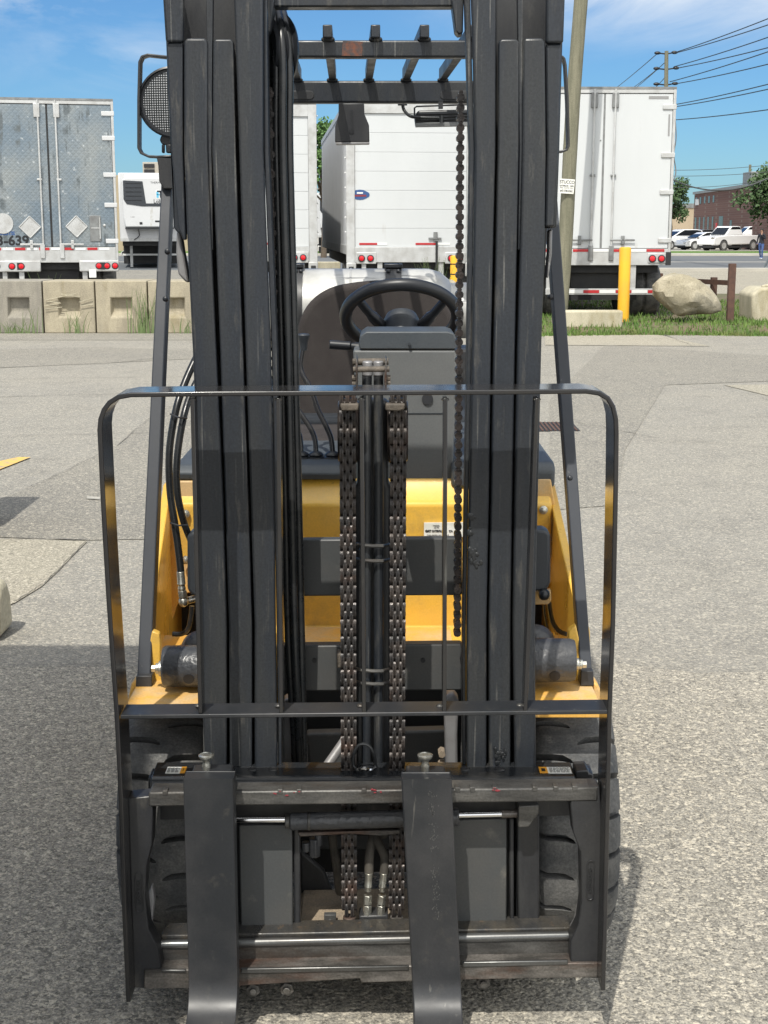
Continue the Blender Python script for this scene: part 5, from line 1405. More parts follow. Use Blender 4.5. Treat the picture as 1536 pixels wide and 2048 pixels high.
def toplabel(u0, u1, amber_left):
    xa_, xb__ = xat(u0, 1533, 2.98), xat(u1, 1533, 2.98); xm = xa_ + (xb__ - xa_) * (.26 if amber_left else .74)
    z_ = zt_ + .0018
    def pl(x0_, x1_, y0_, y1_, zz, m, nm, par):
        return MB().box(x0_, x1_, y0_, y1_, zt_ + .0003, zz).build(nm, m, par, bevel=.0005)
    lb = pl(xa_, xb__, 2.958, 2.995, z_, 'paper', 'warning_label', ss)
    pl(xa_ if amber_left else xm, xm if amber_left else xb__, 2.958, 2.995, z_ + .0004, 'amber', 'label_patch', lb)
    q = MB()
    for k in range(5):
        yy = 2.963 + k * .006
        x = xm + .004 if amber_left else xa_ + .003
        lim = xb__ if amber_left else xm
        while x < lim - .006:
            w_ = random.uniform(.003, .009); q.box(x, min(x + w_, lim - .002), yy, yy + .0022, z_ + .0001, z_ + .0006); x += w_ + .002
    q.box((xa_ if amber_left else xm) + .005, (xm if amber_left else xb__) - .005, 2.968, 2.985, z_ + .0005, z_ + .0009)
    q.build('label_print', 'ink', lb)
toplabel(1078, 1142, True); toplabel(333, 372, False)
# dark gap plate between hook bar and cylinder, lower rail and lower hook
MB().ppx([(320, 1610), (1140, 1600), (1140, 1632), (320, 1640)], 2.99, 3.0).build('carriage_back_plate', 'black', ca_, bevel=.002)
q = MB(); q.ppx([(322, 1871), (1141, 1855), (1141, 1864), (322, 1881)], 2.915, 2.975); q.build('carriage_shelf', 'mast_worn', ca_, bevel=.003)
q = MB(); q.cyl(PY(322, 1889, 2.905), PY(1141, 1871, 2.905), .0105, 14); q.build('polished_rail', 'rail', ca_)
q = MB(); q.ppx([(322, 1893), (1141, 1875), (1141, 1921), (322, 1938)], 2.90, 2.93); q.build('lower_rail_plate', 'steel', ca_, bevel=.003)
q = MB(); q.ppx([(288, 1941), (1160, 1926), (1196, 1926), (1196, 1955), (922, 1960), (722, 1966), (720, 1957), (480, 1972), (480, 1976), (288, 1978)], YC - .005, YC + .045); lhb = q.build('lower_hook_bar', 'steel_rust', ca_, bevel=.005)
for pts in ([(482, 1938), (818, 1932), (818, 1941), (482, 1948)], [(924, 1925), (1136, 1921), (1136, 1930), (924, 1935)], [(322, 1940), (372, 1940), (372, 1946), (322, 1946)]):
    MB().ppx(pts, YC - .008, YC + .0).build('bright_worn_edge', 'rail', lhb, bevel=.002)
for u, v in ((508, 1970), (575, 1968), (965, 1955)):
    x, z = W(u, v, 2.9); q = MB(); q.cyl((x, 2.875, z), (x, 2.90, z), .016, 6); q.cyl((x, 2.868, z), (x, 2.875, z), .008, 12); q.build('hook_bolt', 'steel', lhb, bevel=.001)
endl = [(256, 1597), (303, 1592), (306, 1632), (304, 1688), (293, 1733), (290, 1795), (297, 1858), (316, 1896), (323, 1935), (300, 1978), (268, 1976)]
endr = [(1143, 1577), (1199, 1573), (1207, 1700), (1203, 1957), (1162, 1956), (1141, 1932), (1141, 1882), (1157, 1850), (1163, 1800), (1161, 1705), (1146, 1665), (1141, 1610)]
el = MB().ppx(endl, YC + .002, YC + .05).build('carriage_end_plate', 'black', ca_, bevel=.003)
er = MB().ppx(endr, YC + .002, YC + .05).build('carriage_end_plate', 'black', ca_, bevel=.003)
for pts, par in (([(304, 1770), (309, 1800), (303, 1850), (318, 1885), (328, 1900), (320, 1934), (316, 1898), (297, 1858), (292, 1798)], el), ([(1161, 1800), (1157, 1850), (1141, 1882), (1141, 1930), (1135, 1905), (1135, 1870), (1150, 1845), (1156, 1815)], er)):
    MB().ppx(pts, YC + .052, YC + .075).build('worn_edge', 'mount', par, bevel=.003)
for u, vt, vb, par in ((277, 1752, 1818, el), (1182, 1728, 1793, er)):
    xc, za = W(u, vt, YC); zb2 = zat(vb, YC); rr_ = .0075
    ring = [(xc + rr_ * math.cos(a), YC, za + rr_ * math.sin(a)) for a in [math.pi * i / 6 for i in range(7)]] + [(xc + rr_ * math.cos(a), YC, zb2 + rr_ * math.sin(a)) for a in [math.pi + math.pi * i / 6 for i in range(7)]]
    MB().tube(ring, .0012, 6, closed=True).build('raised_border', 'black', par)
    text('BOLZONI AURAMO', .0105, 'black', par, (xc, YC + .001, (za + zb2) / 2), roll=90 if u < 700 else 90, extrude=.0012, sx=.62, bold=.0003, name='cast_lettering')
# inner grey plates and mast feet seen through the carriage
for pts in ([(478, 1650), (584, 1650), (586, 1864), (482, 1868)], [(900, 1640), (1013, 1637), (1013, 1852), (905, 1856)]):
    MB().ppx(pts, 2.955, 2.972).build('carriage_side_plate', 'grey_plate', FK, bevel=.003)
for pts in ([(587, 1650), (600, 1650), (601, 1864), (588, 1864)], [(1018, 1637), (1028, 1637), (1028, 1852), (1020, 1852)], [(1034, 1632), (1079, 1630), (1079, 1852), (1036, 1852)]):
    MB().ppx(pts, 2.962, 2.992).build('carriage_roller_rail', 'black', FK, bevel=.004)
MB().ppx([(600, 1700), (648, 1742), (690, 1850), (600, 1850)], 3.20, 3.22).build('inner_gusset', 'black', FK, bevel=.006)
MB().prism([W(600, 1856, 3.0), W(830, 1852, 3.0), W(830, 1864, 3.0), W(590, 1868, 3.0)], 2.985, 3.19).build('dusty_floor_plate', 'dust', FK)
q = MB(); q.ppx([(648, 1830), (672, 1830), (672, 1856), (648, 1856)], 3.02, 3.035); q.cyl(PY(660, 1841, 3.022), PY(660, 1841, 3.015), .004, 10); q.build('small_tab', 'grey_plate', FK, bevel=.002)
q = MB(); q.cyl(PY(629, 1676, 3.0), PY(629, 1712, 3.0), .014, 6); q.cyl(PY(612, 1684, 3.0), PY(612, 1702, 3.0), .010, 12); q.cyl(PY(637, 1668, 3.0), PY(637, 1690, 3.0), .009, 8); q.split('hose_union', 'grey_cast', FK, bevel=.002)
# sideshift cylinder
sc1 = MB().cyl(PY(580, 1643, 2.93), PY(918, 1634, 2.93), .0195, 24).build('sideshift_cylinder', 'grey_cast', FK, bevel=.003)
q = MB(); q.cyl(PY(615, 1642, 2.93), PY(622, 1642, 2.93), .0205, 24); q.cyl(PY(570, 1643, 2.93), PY(581, 1643, 2.93), .015, 16); q.build('cylinder_gland', 'steel', sc1, bevel=.002)
q = MB(); q.cyl(PY(440, 1640, 2.93), PY(570, 1639, 2.93), .0068, 16); q.build('chrome_rod', 'chrome', sc1)
q = MB(); q.cyl(PY(900, 1632, 2.93), PY(918, 1631, 2.93), .017, 16); q.build('cylinder_gland', 'grey_cast', sc1, bevel=.002)
q = MB(); q.cyl(PY(918, 1630, 2.93), PY(1003, 1628, 2.93), .0068, 16); q.build('chrome_rod', 'chrome', sc1)
q = MB(); q.cyl(PY(1003, 1628, 2.93), PY(1036, 1627, 2.93), .009, 12); q.build('rod_end', 'steel_rust', sc1)
MB().ppx([(1036, 1612), (1078, 1610), (1078, 1628), (1058, 1655), (1036, 1656)], 2.90, 2.96).build('cylinder_bracket', 'steel', FK, bevel=.003)
MB().ppx([(595, 1665), (800, 1660), (800, 1668), (760, 1672), (700, 1668), (600, 1674)], 2.95, 3.0).build('greasy_lower_edge', 'steel_rust', FK, bevel=.002)
# hose pair with crimped fittings
for u0, u1, u2 in ((746, 738, 735), (752, 768, 762)):
    q = MB(); q.tube(curve_pts([PY(u0 + 16, 1668, 3.06), PY(u0, 1676, 3.03), PY(u1 + 1, 1712, 3.0), PY(u1, 1750, 2.99)], 8), .0105, 12); q.build('hydraulic_hose', 'hose_dirty', FK)
    q = MB(); q.lathe([(.0085, 0), (.0088, .030), (.0095, .032), (.0075, .036), (.0075, .044)], PY(u1, 1746, 2.985), Vector(PY(u2, 1800, 2.985)) - Vector(PY(u1, 1746, 2.985)), 14)
    q.cyl(PY((u1 + u2) / 2 - .5, 1790, 2.985), PY(u2, 1808, 2.985), .0100, 6); q.cyl(PY(u2, 1810, 2.985), PY(u2 - 1, 1834, 2.985), .0100, 6)
    q.build('hose_fitting', 'zinc', FK, bevel=.0008)
MB().ppx([(718, 1832), (776, 1830), (776, 1864), (718, 1864)], 2.975, 3.02).build('fitting_manifold', 'black', FK, bevel=.004)
q = MB(); q.tube(curve_pts([PY(664, 1670, 3.1), PY(668, 1700, 3.1), PY(674, 1740, 3.1), PY(680, 1790, 3.12)], 6), [.010] * 18 + [.004], 8); q.build('dusty_strap', 'hose_dirty', FK)
# ---- forks
def fork(cu_top, cu_bot, hwm, Yf, vt):
    xt_, zt2_ = W(cu_top, vt, Yf); xb2, zb3 = W(cu_bot, 2005, Yf)
    path = [(Yf, zt2_, xt_), (Yf, .62, None), (Yf, .30, None), (Yf, .165, None)]
    for i in range(1, 9):
        a = math.pi / 2 * i / 8; path.append((Yf - .075 * (1 - math.cos(a)), .165 - .075 * math.sin(a), None))
    path += [(Yf - .4, .082, None), (Yf - .9, .072, None), (Yf - 1.07, .066, None)]
    def cxz(z): 
        f = (zt2_ - max(z, zb3)) / (zt2_ - zb3); return xt_ + (xb2 - xt_) * f
    q = MB(); prev = None; n = len(path)
    for i, (y, z, _) in enumerate(path):
        p0, p1 = path[max(i - 1, 0)], path[min(i + 1, n - 1)]
        d = Vector((p1[0] - p0[0], p1[1] - p0[1])).normalized(); nn = Vector((-d.y, d.x))       # towards the rear / below
        if i == 0: nn = Vector((1, 0))
        if nn.x < 0 and i < 6: nn = -nn
        if i >= 6 and nn.y > 0: nn = -nn
        th = .043 if i < n - 3 else (.036, .022, .010)[i - (n - 3)]
        hw3 = hwm if i < n - 1 else hwm * .75
        c = cxz(z)
        ring = [q.bm.verts.new((c - hw3, y, z)), q.bm.verts.new((c + hw3, y, z)), q.bm.verts.new((c + hw3, y + nn.x * th, z + nn.y * th)), q.bm.verts.new((c - hw3, y + nn.x * th, z + nn.y * th))]
        if prev:
            for k in range(4): q.bm.faces.new((prev[k], prev[(k + 1) % 4], ring[(k + 1) % 4], ring[k]))
        else: q.bm.faces.new(ring)
        prev = ring
    q.bm.faces.new(list(reversed(prev)))
    o = q.build('fork', 'fork', FK, bevel=.0035, seg=3, ang=25)
    q = MB(); q.box(xt_ - hwm * .8, xt_ + hwm * .8, Yf + .0435, Yf + .10, zt2_ - .04, zt2_ - .004); q.build('fork_hook', 'fork', o, bevel=.004)
    return o, xt_, zt2_
f1, fx1, fz1 = fork(416.5, 427, .0525, 2.795, 1559)
f2, fx2, fz2 = fork(853, 875, .0525, 2.795, 1562)
for u, fo in ((414, f1), (850, f2)):
    x, z = W(u, 1536, 2.87); zt3 = zat(1508, 2.87)
    q = MB(); q.lathe([(.0085, z - .03), (.0085, z + .004), (.0095, z + .008), (.0075, zt3 - .018), (.008, zt3 - .012), (.014, zt3 - .006), (.0165, zt3 - .002), (.0165, zt3 + .001), (.012, zt3 + .003), (.0115, zt3 + .0015), (.002, zt3 + .0015)], (x, 2.862, 0), (0, 0, 1), 24)
    q.build('locating_pin', 'zinc', fo)
q = MB()
random.seed(11)
for vv in (1588, 1612, 1625, 1652, 1680, 1697, 1742, 1753, 1775, 1800, 1812, 1830):
    f = (vv - 1562) / (2005 - 1562); uc = 853 + 22 * f + 8
    for k in range(12):
        x, z = W(uc + random.gauss(0, 4), vv + random.gauss(0, 5), 2.7945); s_ = random.uniform(.0003, .0009)
        q.box(x - s_, x + s_, 2.7942, 2.7949, z - s_ * 2, z + s_ * 2)
q.build('chalk_marks', 'faint', f2, smooth=False)
# wire loop on the sideshift bar
q = MB(); q.tube(curve_pts([PY(707, 1536, 2.97), PY(706, 1515, 2.97), PY(714, 1494, 2.97), PY(727, 1488, 2.97), PY(741, 1495, 2.97), PY(749, 1515, 2.97), PY(750, 1536, 2.97)], 7), .0036, 8); q.build('tether_loop', 'hose', FK)
q = MB(); q.tube(curve_pts([PY(707, 1535, 2.968), PY(716, 1539, 2.95), PY(728, 1536, 2.948), PY(738, 1540, 2.95), PY(750, 1534, 2.968)], 6), .0045, 8); q.build('loop_tape', 'chrome', FK)

# ---- wheels
def tread_wheel(xo, side):
    """xo: outer face x, side -1 left / +1 right"""
    cy_, cz_, ro = 3.345, .322, .322
    wd = .205
    q = MB(); prof = [(.16, 0), (.24, -.004), (.270, .01), (.288, .035), (.290, wd * .5), (.288, wd - .035), (.270, wd - .01), (.24, wd), (.16, wd)]
    q.lathe(prof, (xo, cy_, cz_), (-side, 0, 0), 64)
    wh = q.build('front_wheel', 'tyre', FK)
    n = 22; st = 2 * math.pi / n
    lg = MB()
    for half in (0, 1):
        for k in range(n):
            a0 = k * st + half * st * .5
            rows = []
            for j in range(8):
                f = (0, .05, .10, .28, .48, .68, .86, 1.0)[j]
                off = (wd * .5 - .004) * (1 - f) if half == 0 else (wd * .5 + .004) + (wd * .5 - .006) * f
                # f: 0 centre -> 1 shoulder for both
                if half == 0: off = wd * .5 - (wd * .5 - .001) * f
                else: off = wd * .5 + (wd * .5 - .001) * f
                rr_ = ro - .030 * max(0, (f - .72) / .28) ** 1.6
                sk = .30 * st * (max(0, f - .05) ** .9) + .05 * st * math.sin(f * 6)
                aw = st * (.50 if j < 2 else (.45 if j == 2 else .415))
                rows.append((off, rr_, a0 + sk - aw, a0 + sk + aw))
            top, bot = [], []
            for off, rr_, s0, s1 in rows:
                xx = xo - side * off
                tr, brr = [], []
                for i in range(5):
                    a = s0 + (s1 - s0) * i / 4
                    tr.append(lg.bm.verts.new((xx, cy_ + math.sin(a) * rr_, cz_ + math.cos(a) * rr_)))
                    rb_ = .282 if off > .03 and off < wd - .03 else .265
                    aa = s0 - .012 + (s1 - s0 + .024) * i / 4
                    brr.append(lg.bm.verts.new((xx, cy_ + math.sin(aa) * rb_, cz_ + math.cos(aa) * rb_)))
                top.append(tr); bot.append(brr)
            for j in range(7):
                for i in range(4): lg.bm.faces.new((top[j][i], top[j][i + 1], top[j + 1][i + 1], top[j + 1][i]))
                lg.bm.faces.new((top[j][0], bot[j][0], bot[j + 1][0], top[j + 1][0])); lg.bm.faces.new((top[j][4], bot[j][4], bot[j + 1][4], top[j + 1][4]))
            for jj in (7,):
                for i in range(4): lg.bm.faces.new((top[jj][i], bot[jj][i], bot[jj][i + 1], top[jj][i + 1]))
    lg.build('tread_blocks', 'tyre', wh, ang=40)
    q = MB(); q.lathe([(.02, .05), (.07, .035), (.08, .06), (.145, .07), (.158, .01), (.17, .01)], (xo, cy_, cz_), (-side, 0, 0), 32); q.build('rim', 'yellow_dusty', wh)
tread_wheel(-.617, -1); tread_wheel(.545, 1)
for s_, x in ((-1, -.60), (1, .52)):
    pass
for xo, side in ((-.60, -1), (.50, 1)):
    q = MB(); q.lathe([(.12, 0), (.21, -.002), (.235, .02), (.24, .09), (.235, .16), (.21, .18), (.12, .18)], (xo, 5.25, .24), (-side, 0, 0), 36); rw = q.build('rear_wheel', 'tyre', FK)
    q = MB(); q.lathe([(.02, .03), (.11, .04), (.12, .0)], (xo, 5.25, .24), (-side, 0, 0), 24); q.build('rim', 'yellow', rw)
MB().cyl((-.45, 3.345, .322), (.38, 3.345, .322), .07, 16).build('drive_axle', 'black_flat', FK)

# ---- yellow body
z_l, z_b = zat(1285, 3.62), zat(1255, 3.76)
ck = MB(); ck.prismx([(3.60, .50), (3.60, z_l), (3.76, z_b), (3.76, zat(1120, 3.76)), (4.1, zat(1120, 3.76)), (4.1, .5)], -.41, .33); ck.build('front_frame', 'yellow', FK, bevel=.008, seg=3)
q = MB(); q.prismx([(3.61, z_l + .0015), (3.75, z_b + .0015), (3.75, z_b + .0035), (3.61, z_l + .0035)], -.25, .18); q.build('dust_on_ledge', 'yellow_dusty', FK)
q = MB(); q.prismx([(3.76, zat(1122, 3.76)), (3.755, zat(1075, 3.755)), (3.75, zat(1008, 3.75)), (3.765, zat(998, 3.77)), (3.80, zat(955, 3.80)), (4.5, zat(955, 3.80)), (4.5, zat(1122, 3.76))], xat(352, 1000, 3.76), xat(1104, 1000, 3.76)); cowl = q.build('cowl', 'yellow', FK, bevel=.009, seg=3)
q = MB(); q.ppx([(848, 1046), (910, 1045), (926, 1045), (926, 1074), (848, 1075)], 3.7505, 3.7515); q.bm.verts.ensure_lookup_table()
yl_ = 3.745
lab_ = MB().ppx([(848, 1046), (930, 1045), (930, 1074), (848, 1075)], yl_, yl_ + .006).build('maker_label', 'paper', cowl)
x_, z_ = W(850.5, 1062, yl_); text('CAT', .0078, 'ink', lab_, (x_, yl_ - .001, z_), align='LEFT', bold=.0006, name='label_brand')
x_, z_ = W(863.5, 1062, yl_); text('CATERPILLAR', .0078, 'ink', lab_, (x_, yl_ - .001, z_), align='LEFT', bold=.0003, sx=.78, name='label_brand')
x_, z_ = W(897.5, 1062, yl_); text('CA', .0078, 'ink', lab_, (x_, yl_ - .001, z_), align='LEFT', bold=.0002, name='label_brand')
x_, z_ = W(854, 1070.5, yl_); text('TIRE PRESSURE CHART', .0058, 'ink_grey', lab_, (x_, yl_ - .001, z_), align='LEFT', name='label_line')
x_, z_ = W(866, 1051, yl_); text('MODEL', .0055, 'ink_grey', lab_, (x_, yl_ - .001, z_), align='LEFT', name='label_line')
x_, z_ = W(868, 1055, yl_); text('60 PSI', .0055, 'ink_grey', lab_, (x_, yl_ - .001, z_), align='LEFT', name='label_line')
for u, v in ((1087, 1020), (371, 1028), (371, 1120)):
    q = MB(); q.lathe([(.003, -.010), (.0065, -.009), (.0068, -.003), (.0115, -.002), (.0115, .004)], PY(u, v, 3.742), (0, 1, 0), 16); q.build('cowl_bolt', 'zinc', cowl)
# side frames, fenders
for s_ in (-1, 1):
    if s_ < 0:
        xa1, xa0 = xat(331, 985, 3.92), xat(283, 1340, 3.26)
        pl = [(304, 1262), (318, 1268), (321, 1290), (320, 1340), (326, 1375), (337, 1390), (352, 1413), (283, 1413), (296, 1300)]
        fp = [(355, 962), (400, 962), (404, 1080), (404, 1183), (366, 1188), (352, 1215), (342, 1250), (340, 1290), (320, 1290), (330, 1080)]
        shx0, shx1 = 250, 403
    else:
        xa1, xa0 = xat(1104, 945, 3.92), xat(1178, 1340, 3.26)
        pl = [(1152, 1250), (1137, 1262), (1136, 1290), (1142, 1330), (1134, 1375), (1118, 1390), (1092, 1411), (1172, 1411), (1163, 1300)]
        fp = [(1070, 958), (1102, 958), (1122, 1080), (1136, 1270), (1120, 1270), (1112, 1200), (1103, 1165), (1068, 1165)]
        shx0, shx1 = 1064, 1203
    th = .022 * s_
    q = MB()
    def sf(y, z, k): 
        f = max(0, min(1, (y - 3.26) / .66)); xo_ = xa0 + (xa1 - xa0) * f
        return (xo_ - k * th, y, z)
    pr = [(3.24, .68), (3.26, zat(1262, 3.26)), (3.62, zat(1080, 3.62)), (3.86, zat(970, 3.86)), (4.4, 1.06), (5.4, 1.06), (5.4, .5), (3.75, .42), (3.7, .68)]
    q.hull([sf(y, z, 0) for y, z in pr], [sf(y, z, 1) for y, z in pr]); q.build('side_frame', 'yellow', FK, bevel=.003)
    q = MB(); q.ppx(fp, 3.77, 3.80); q.build('front_side_panel', 'yellow_dusty', FK, bevel=.004)
    q = MB(); q.ppx(pl, 3.225, 3.25); q.build('side_bracket_plate', 'yellow', FK, bevel=.003)
    xs0, xs1 = xat(shx0, 1412, 3.045), xat(shx1, 1412, 3.045); zf = zat(1412, 3.045)
    q = MB(); q.prismx([(3.045, zf - .029), (3.045, zf - .003), (3.05, zf), (3.60, zf + .004), (3.72, zf - .06), (3.72, zf - .10), (3.58, zf - .02), (3.06, zf - .022)], xs0, xs1)
    q.build('fender', 'yellow_dusty', FK, bevel=.003)
    # mount cylinder
    ua, ub, vc = (326, 406, 1332) if s_ < 0 else (1066, 1150, 1320)
    a_, b_ = PY(ua, vc, 3.16), PY(ub, vc + (2 if s_ > 0 else 0), 3.16)
    q = MB(); q.lathe([(.03, 0), (.044, .001), (.0475, .006), (.049, (b_[0] - a_[0]))] if s_ < 0 else [(.052, 0), (.050, b_[0] - a_[0] - .012), (.047, b_[0] - a_[0] - .002), (.03, b_[0] - a_[0])], a_, (1, 0, 0), 36)
    mc = q.build('tilt_mount', 'grey_cast', FK)
    x_, z_ = W(378 if s_ < 0 else 1109, 1357 if s_ < 0 else 1351, 3.12)
    q = MB(); q.cyl((x_, 3.112, z_ + .001), (x_, 3.135, z_ + .006), .0125, 20); q.build('mount_hole', 'ink', mc)
    q = MB()
    if s_ < 0: q.cyl(PY(303, 1337, 3.16), PY(312, 1337, 3.16), .009, 6); q.cyl(PY(312, 1337, 3.16), PY(318, 1337, 3.16), .013, 12); q.cyl(PY(318, 1337, 3.16), PY(327, 1337, 3.16), .018, 14)
    else: q.cyl(PY(1150, 1328, 3.16), PY(1158, 1328, 3.16), .014, 14); q.cyl(PY(1158, 1328, 3.16), PY(1164, 1329, 3.16), .012, 12); q.cyl(PY(1164, 1329, 3.16), PY(1173, 1329, 3.16), .009, 6)
    q.build('mount_bolt', 'zinc', mc, bevel=.001)
    q = MB(); q.lathe([(.002, -.02), (.03, -.016), (.046, .0), (.05, .03)], PY(400 if s_ < 0 else 1072, 1308 if s_ < 0 else 1296, 3.24), (0, 1, 0), 28); q.build('mount_boss', 'grey_cast', FK)
MB().ppx([(252, 1413), (262, 1369), (276, 1357), (277, 1413)], 3.19, 3.25).build('dusty_fender_corner', 'yellow_dusty', FK, bevel=.008)
MB().ppx([(1186, 1364), (1196, 1368), (1203, 1384), (1203, 1411), (1186, 1411)], 3.19, 3.25).build('dusty_fender_corner', 'yellow_dusty', FK, bevel=.006)
# headlamp backs beside the masts
MB().ppx([(374, 1072), (385, 1062), (412, 1062), (412, 1196), (384, 1193), (374, 1180)], 3.30, 3.36).build('lamp_body', 'plastic_d', FK, bevel=.008, seg=3)
MB().ppx([(1064, 1060), (1092, 1060), (1101, 1068), (1101, 1165), (1094, 1182), (1064, 1184)], 3.30, 3.36).build('lamp_body', 'plastic_d', FK, bevel=.010, seg=3)
q = MB(); q.ball(PY(1088, 1189, 3.30), .0145, u=16, v=10); q.build('lamp_knob', 'plastic_b', FK)
MB().ppx([(1066, 1185), (1102, 1180), (1103, 1202), (1096, 1210), (1066, 1210)], 3.34, 3.36).build('lamp_bracket', 'yellow_dusty', FK, bevel=.003)
for pth, r_ in (([(1098, 1205), (1104, 1240), (1118, 1262), (1140, 1270)], .006), ([(345, 1268), (362, 1268), (376, 1258), (382, 1232), (384, 1212)], .0065), ([(1088, 1200), (1090, 1230), (1096, 1260)], .003)):
    MB().tube(curve_pts([PY(u, v, 3.45) for u, v in pth], 6), r_, 8).build('cable', 'hose', FK)
# hoses on the left with crimped end
q = MB(); q.tube(curve_pts([PY(400, 700, 3.42), PY(372, 760, 3.38), PY(352, 820, 3.34), PY(339, 900, 3.32), PY(340, 980, 3.32), PY(350, 1050, 3.32), PY(357, 1100, 3.32), PY(362, 1145, 3.32)], 8), .0088, 12); q.build('hydraulic_hose', 'hose', FK)
q = MB(); q.tube(curve_pts([PY(410, 735, 3.40), PY(383, 785, 3.36), PY(366, 840, 3.32), PY(354, 920, 3.30), PY(355, 985, 3.30), PY(368, 1045, 3.32), PY(388, 1095, 3.36), PY(404, 1130, 3.4)], 8), .0085, 12); q.build('hydraulic_hose', 'hose', FK)
q = MB()
for (u0, v0, u1, v1, Y_) in ((341, 828, 374, 836, 3.30), (341, 1046, 375, 1050, 3.29)):
    q.tube([PY(u0, v0, Y_ + .02), PY((u0 + u1) / 2, (v0 + v1) / 2 + 3, Y_ - .006), PY(u1, v1, Y_ + .02)], .0022, 6)
q.split('hose_tie', 'black', FK)
q = MB(); d_ = Vector(PY(366, 1210, 3.32)) - Vector(PY(361, 1142, 3.32))
q.lathe([(.0095, 0), (.0098, .028), (.0105, .030), (.0085, .033), (.0085, .038), (.0095, .040), (.0095, .044), (.0085, .046)], PY(361, 1143, 3.318), d_, 16)
q.cyl(PY(364.3, 1181, 3.318), PY(365.5, 1194, 3.318), .0115, 6); q.ball(PY(367, 1203, 3.32), .0125, 1, 1, 1.1, 12, 8); q.cyl(PY(367, 1203, 3.32), PY(395, 1196, 3.36), .009, 12)
q.build('hose_fitting', 'zinc', FK, bevel=.0006)

# ---- dash, levers, steering wheel
q = MB(); zc0, zc1 = zat(958, 3.80), zat(925, 3.82)
q.prismx([(3.775, zc0 + .002), (3.77, zc0 + .02), (3.785, zc1 - .006), (3.80, zc1), (4.6, zc1), (4.6, zc0 + .002)], xat(352, 940, 3.79), xat(706, 940, 3.79)); q.build('cowl_cover', 'plastic', FK, bevel=.004)
q = MB(); q.prismx([(3.775, zat(976, 3.78)), (3.77, zat(940, 3.77)), (3.785, zat(925, 3.79)), (3.81, zat(920, 3.81)), (4.6, zat(920, 3.81)), (4.6, zat(976, 3.78))], xat(902, 950, 3.79), xat(1109, 950, 3.79)); q.build('cowl_cover', 'plastic', FK, bevel=.012, seg=3)
YD = 3.80
q = MB(); q.ppx([(706, 700), (914, 700), (916, 770), (912, 820), (908, 880), (906, 975), (706, 975), (706, 900), (712, 800)], YD, YD + .16); dp = q.build('dash_panel', 'plastic_sunlit', FK, bevel=.007, seg=4)
q = MB(); q.ppx([(720, 699), (717, 690), (720, 672), (732, 663), (895, 663), (908, 667), (913, 678), (915, 699)], YD - .002, YD + .20); dc = q.build('dash_cap', 'plastic', FK, bevel=.004, seg=3)
q = MB(); q.cyl(PY(819, 688, YD - .012), PY(819, 688, YD), .004, 10); q.build('cap_screw', 'plastic_d', dc)
q = MB(); q.cyl(PY(855, 798, YD - .004), PY(855, 798, YD + .004), .015, 20); q.build('panel_opening', 'ink', dp)
MB().ppx([(708, 826), (886, 826), (886, 828), (708, 828)], YD - .002, YD + .01).build('panel_crease', 'plastic_d', dp)
q = MB(); q.cyl(PY(720, 696, 3.95), PY(701, 692, 3.95), .017, 16, r2=.009); q.cyl(PY(701, 692, 3.95), PY(659, 689, 3.95), .0125, 16); q.build('turn_signal_stalk', 'plastic_b', FK, bevel=.002)
# steering wheel, its plane leaning back
YS = 4.15; cx_, cz_ = W(803, 634, YS); tl = R(37)
e1 = Vector((1, 0, 0)); e2 = Vector((0, -math.cos(tl), math.sin(tl))); ax = e1.cross(e2).normalized()
if ax.z < 0: ax = -ax
C0 = Vector((cx_, YS, cz_))
q = MB(); Rw = .162
q.tube([C0 + e1 * math.cos(a) * Rw + e2 * math.sin(a) * Rw for a in [2 * math.pi * i / 64 for i in range(64)]], .0185, 14, closed=True); swl = q.build('steering_wheel', 'plastic_b', FK)
q = MB()
for sx_ in (-1, 1):
    q.tube(curve_pts([C0 - ax * .045 + e2 * -.02 + e1 * sx_ * .0, C0 - ax * .04 + e1 * sx_ * .04 - e2 * .01, C0 - ax * .02 + e1 * sx_ * .09 + e2 * .045, C0 + e1 * sx_ * .128 + e2 * .098], 6), [.02] * 6 + [.017] * 6 + [.013] * 7, 10)
q.build('wheel_spoke', 'plastic_b', swl)
q = MB(); q.lathe([(.045, -.07), (.05, -.02), (.052, .0), (.045, .016), (.02, .024), (.002, .025)], C0 - ax * .015, ax, 28); q.build('wheel_hub', 'plastic_d', swl)
q = MB(); q.cyl(C0 - ax * .30, C0 - ax * .06, .03, 16); q.build('steering_column', 'plastic_b', FK)
# control levers
def lever(pts, Yt, Yb_, knob):
    n = len(pts); q = MB()
    q.tube(curve_pts([PY(u, v, Yt + (Yb_ - Yt) * i / (n - 1)) for i, (u, v) in enumerate(pts)], 6), .0075, 12)
    lo = q.build('control_lever', 'gloss', FK)
    u, v = pts[-1]
    q = MB(); c = PY(u, v, Yb_); q.lathe([(.024, -.03), (.025, -.024), (.020, -.021), (.024, -.017), (.023, -.013), (.018, -.010), (.021, -.006), (.019, -.002), (.009, .004)], c, (0, 0, 1), 24); q.build('lever_boot', 'plastic_b', lo)
    if knob:
        u, v = pts[0]; c = Vector(PY(u, v, Yt)); q = MB(); q.lathe([(.010, -.012), (.011, 0), (.0125, .012), (.0175, .026), (.018, .030), (.015, .0335), (.002, .035)], c, (0, 0, 1), 24); q.build('lever_knob', 'plastic_d', lo)
lever([(607, 692), (601, 731), (606, 752), (620, 775), (635, 818), (651, 850), (662, 877), (665, 905)], 3.98, 3.90, True)
lever([(575, 760), (585, 800), (599, 824), (620, 855), (630, 880), (632, 905)], 3.98, 3.90, True)
lever([(560, 800), (580, 840), (598, 868), (603, 905)], 3.98, 3.90, True)
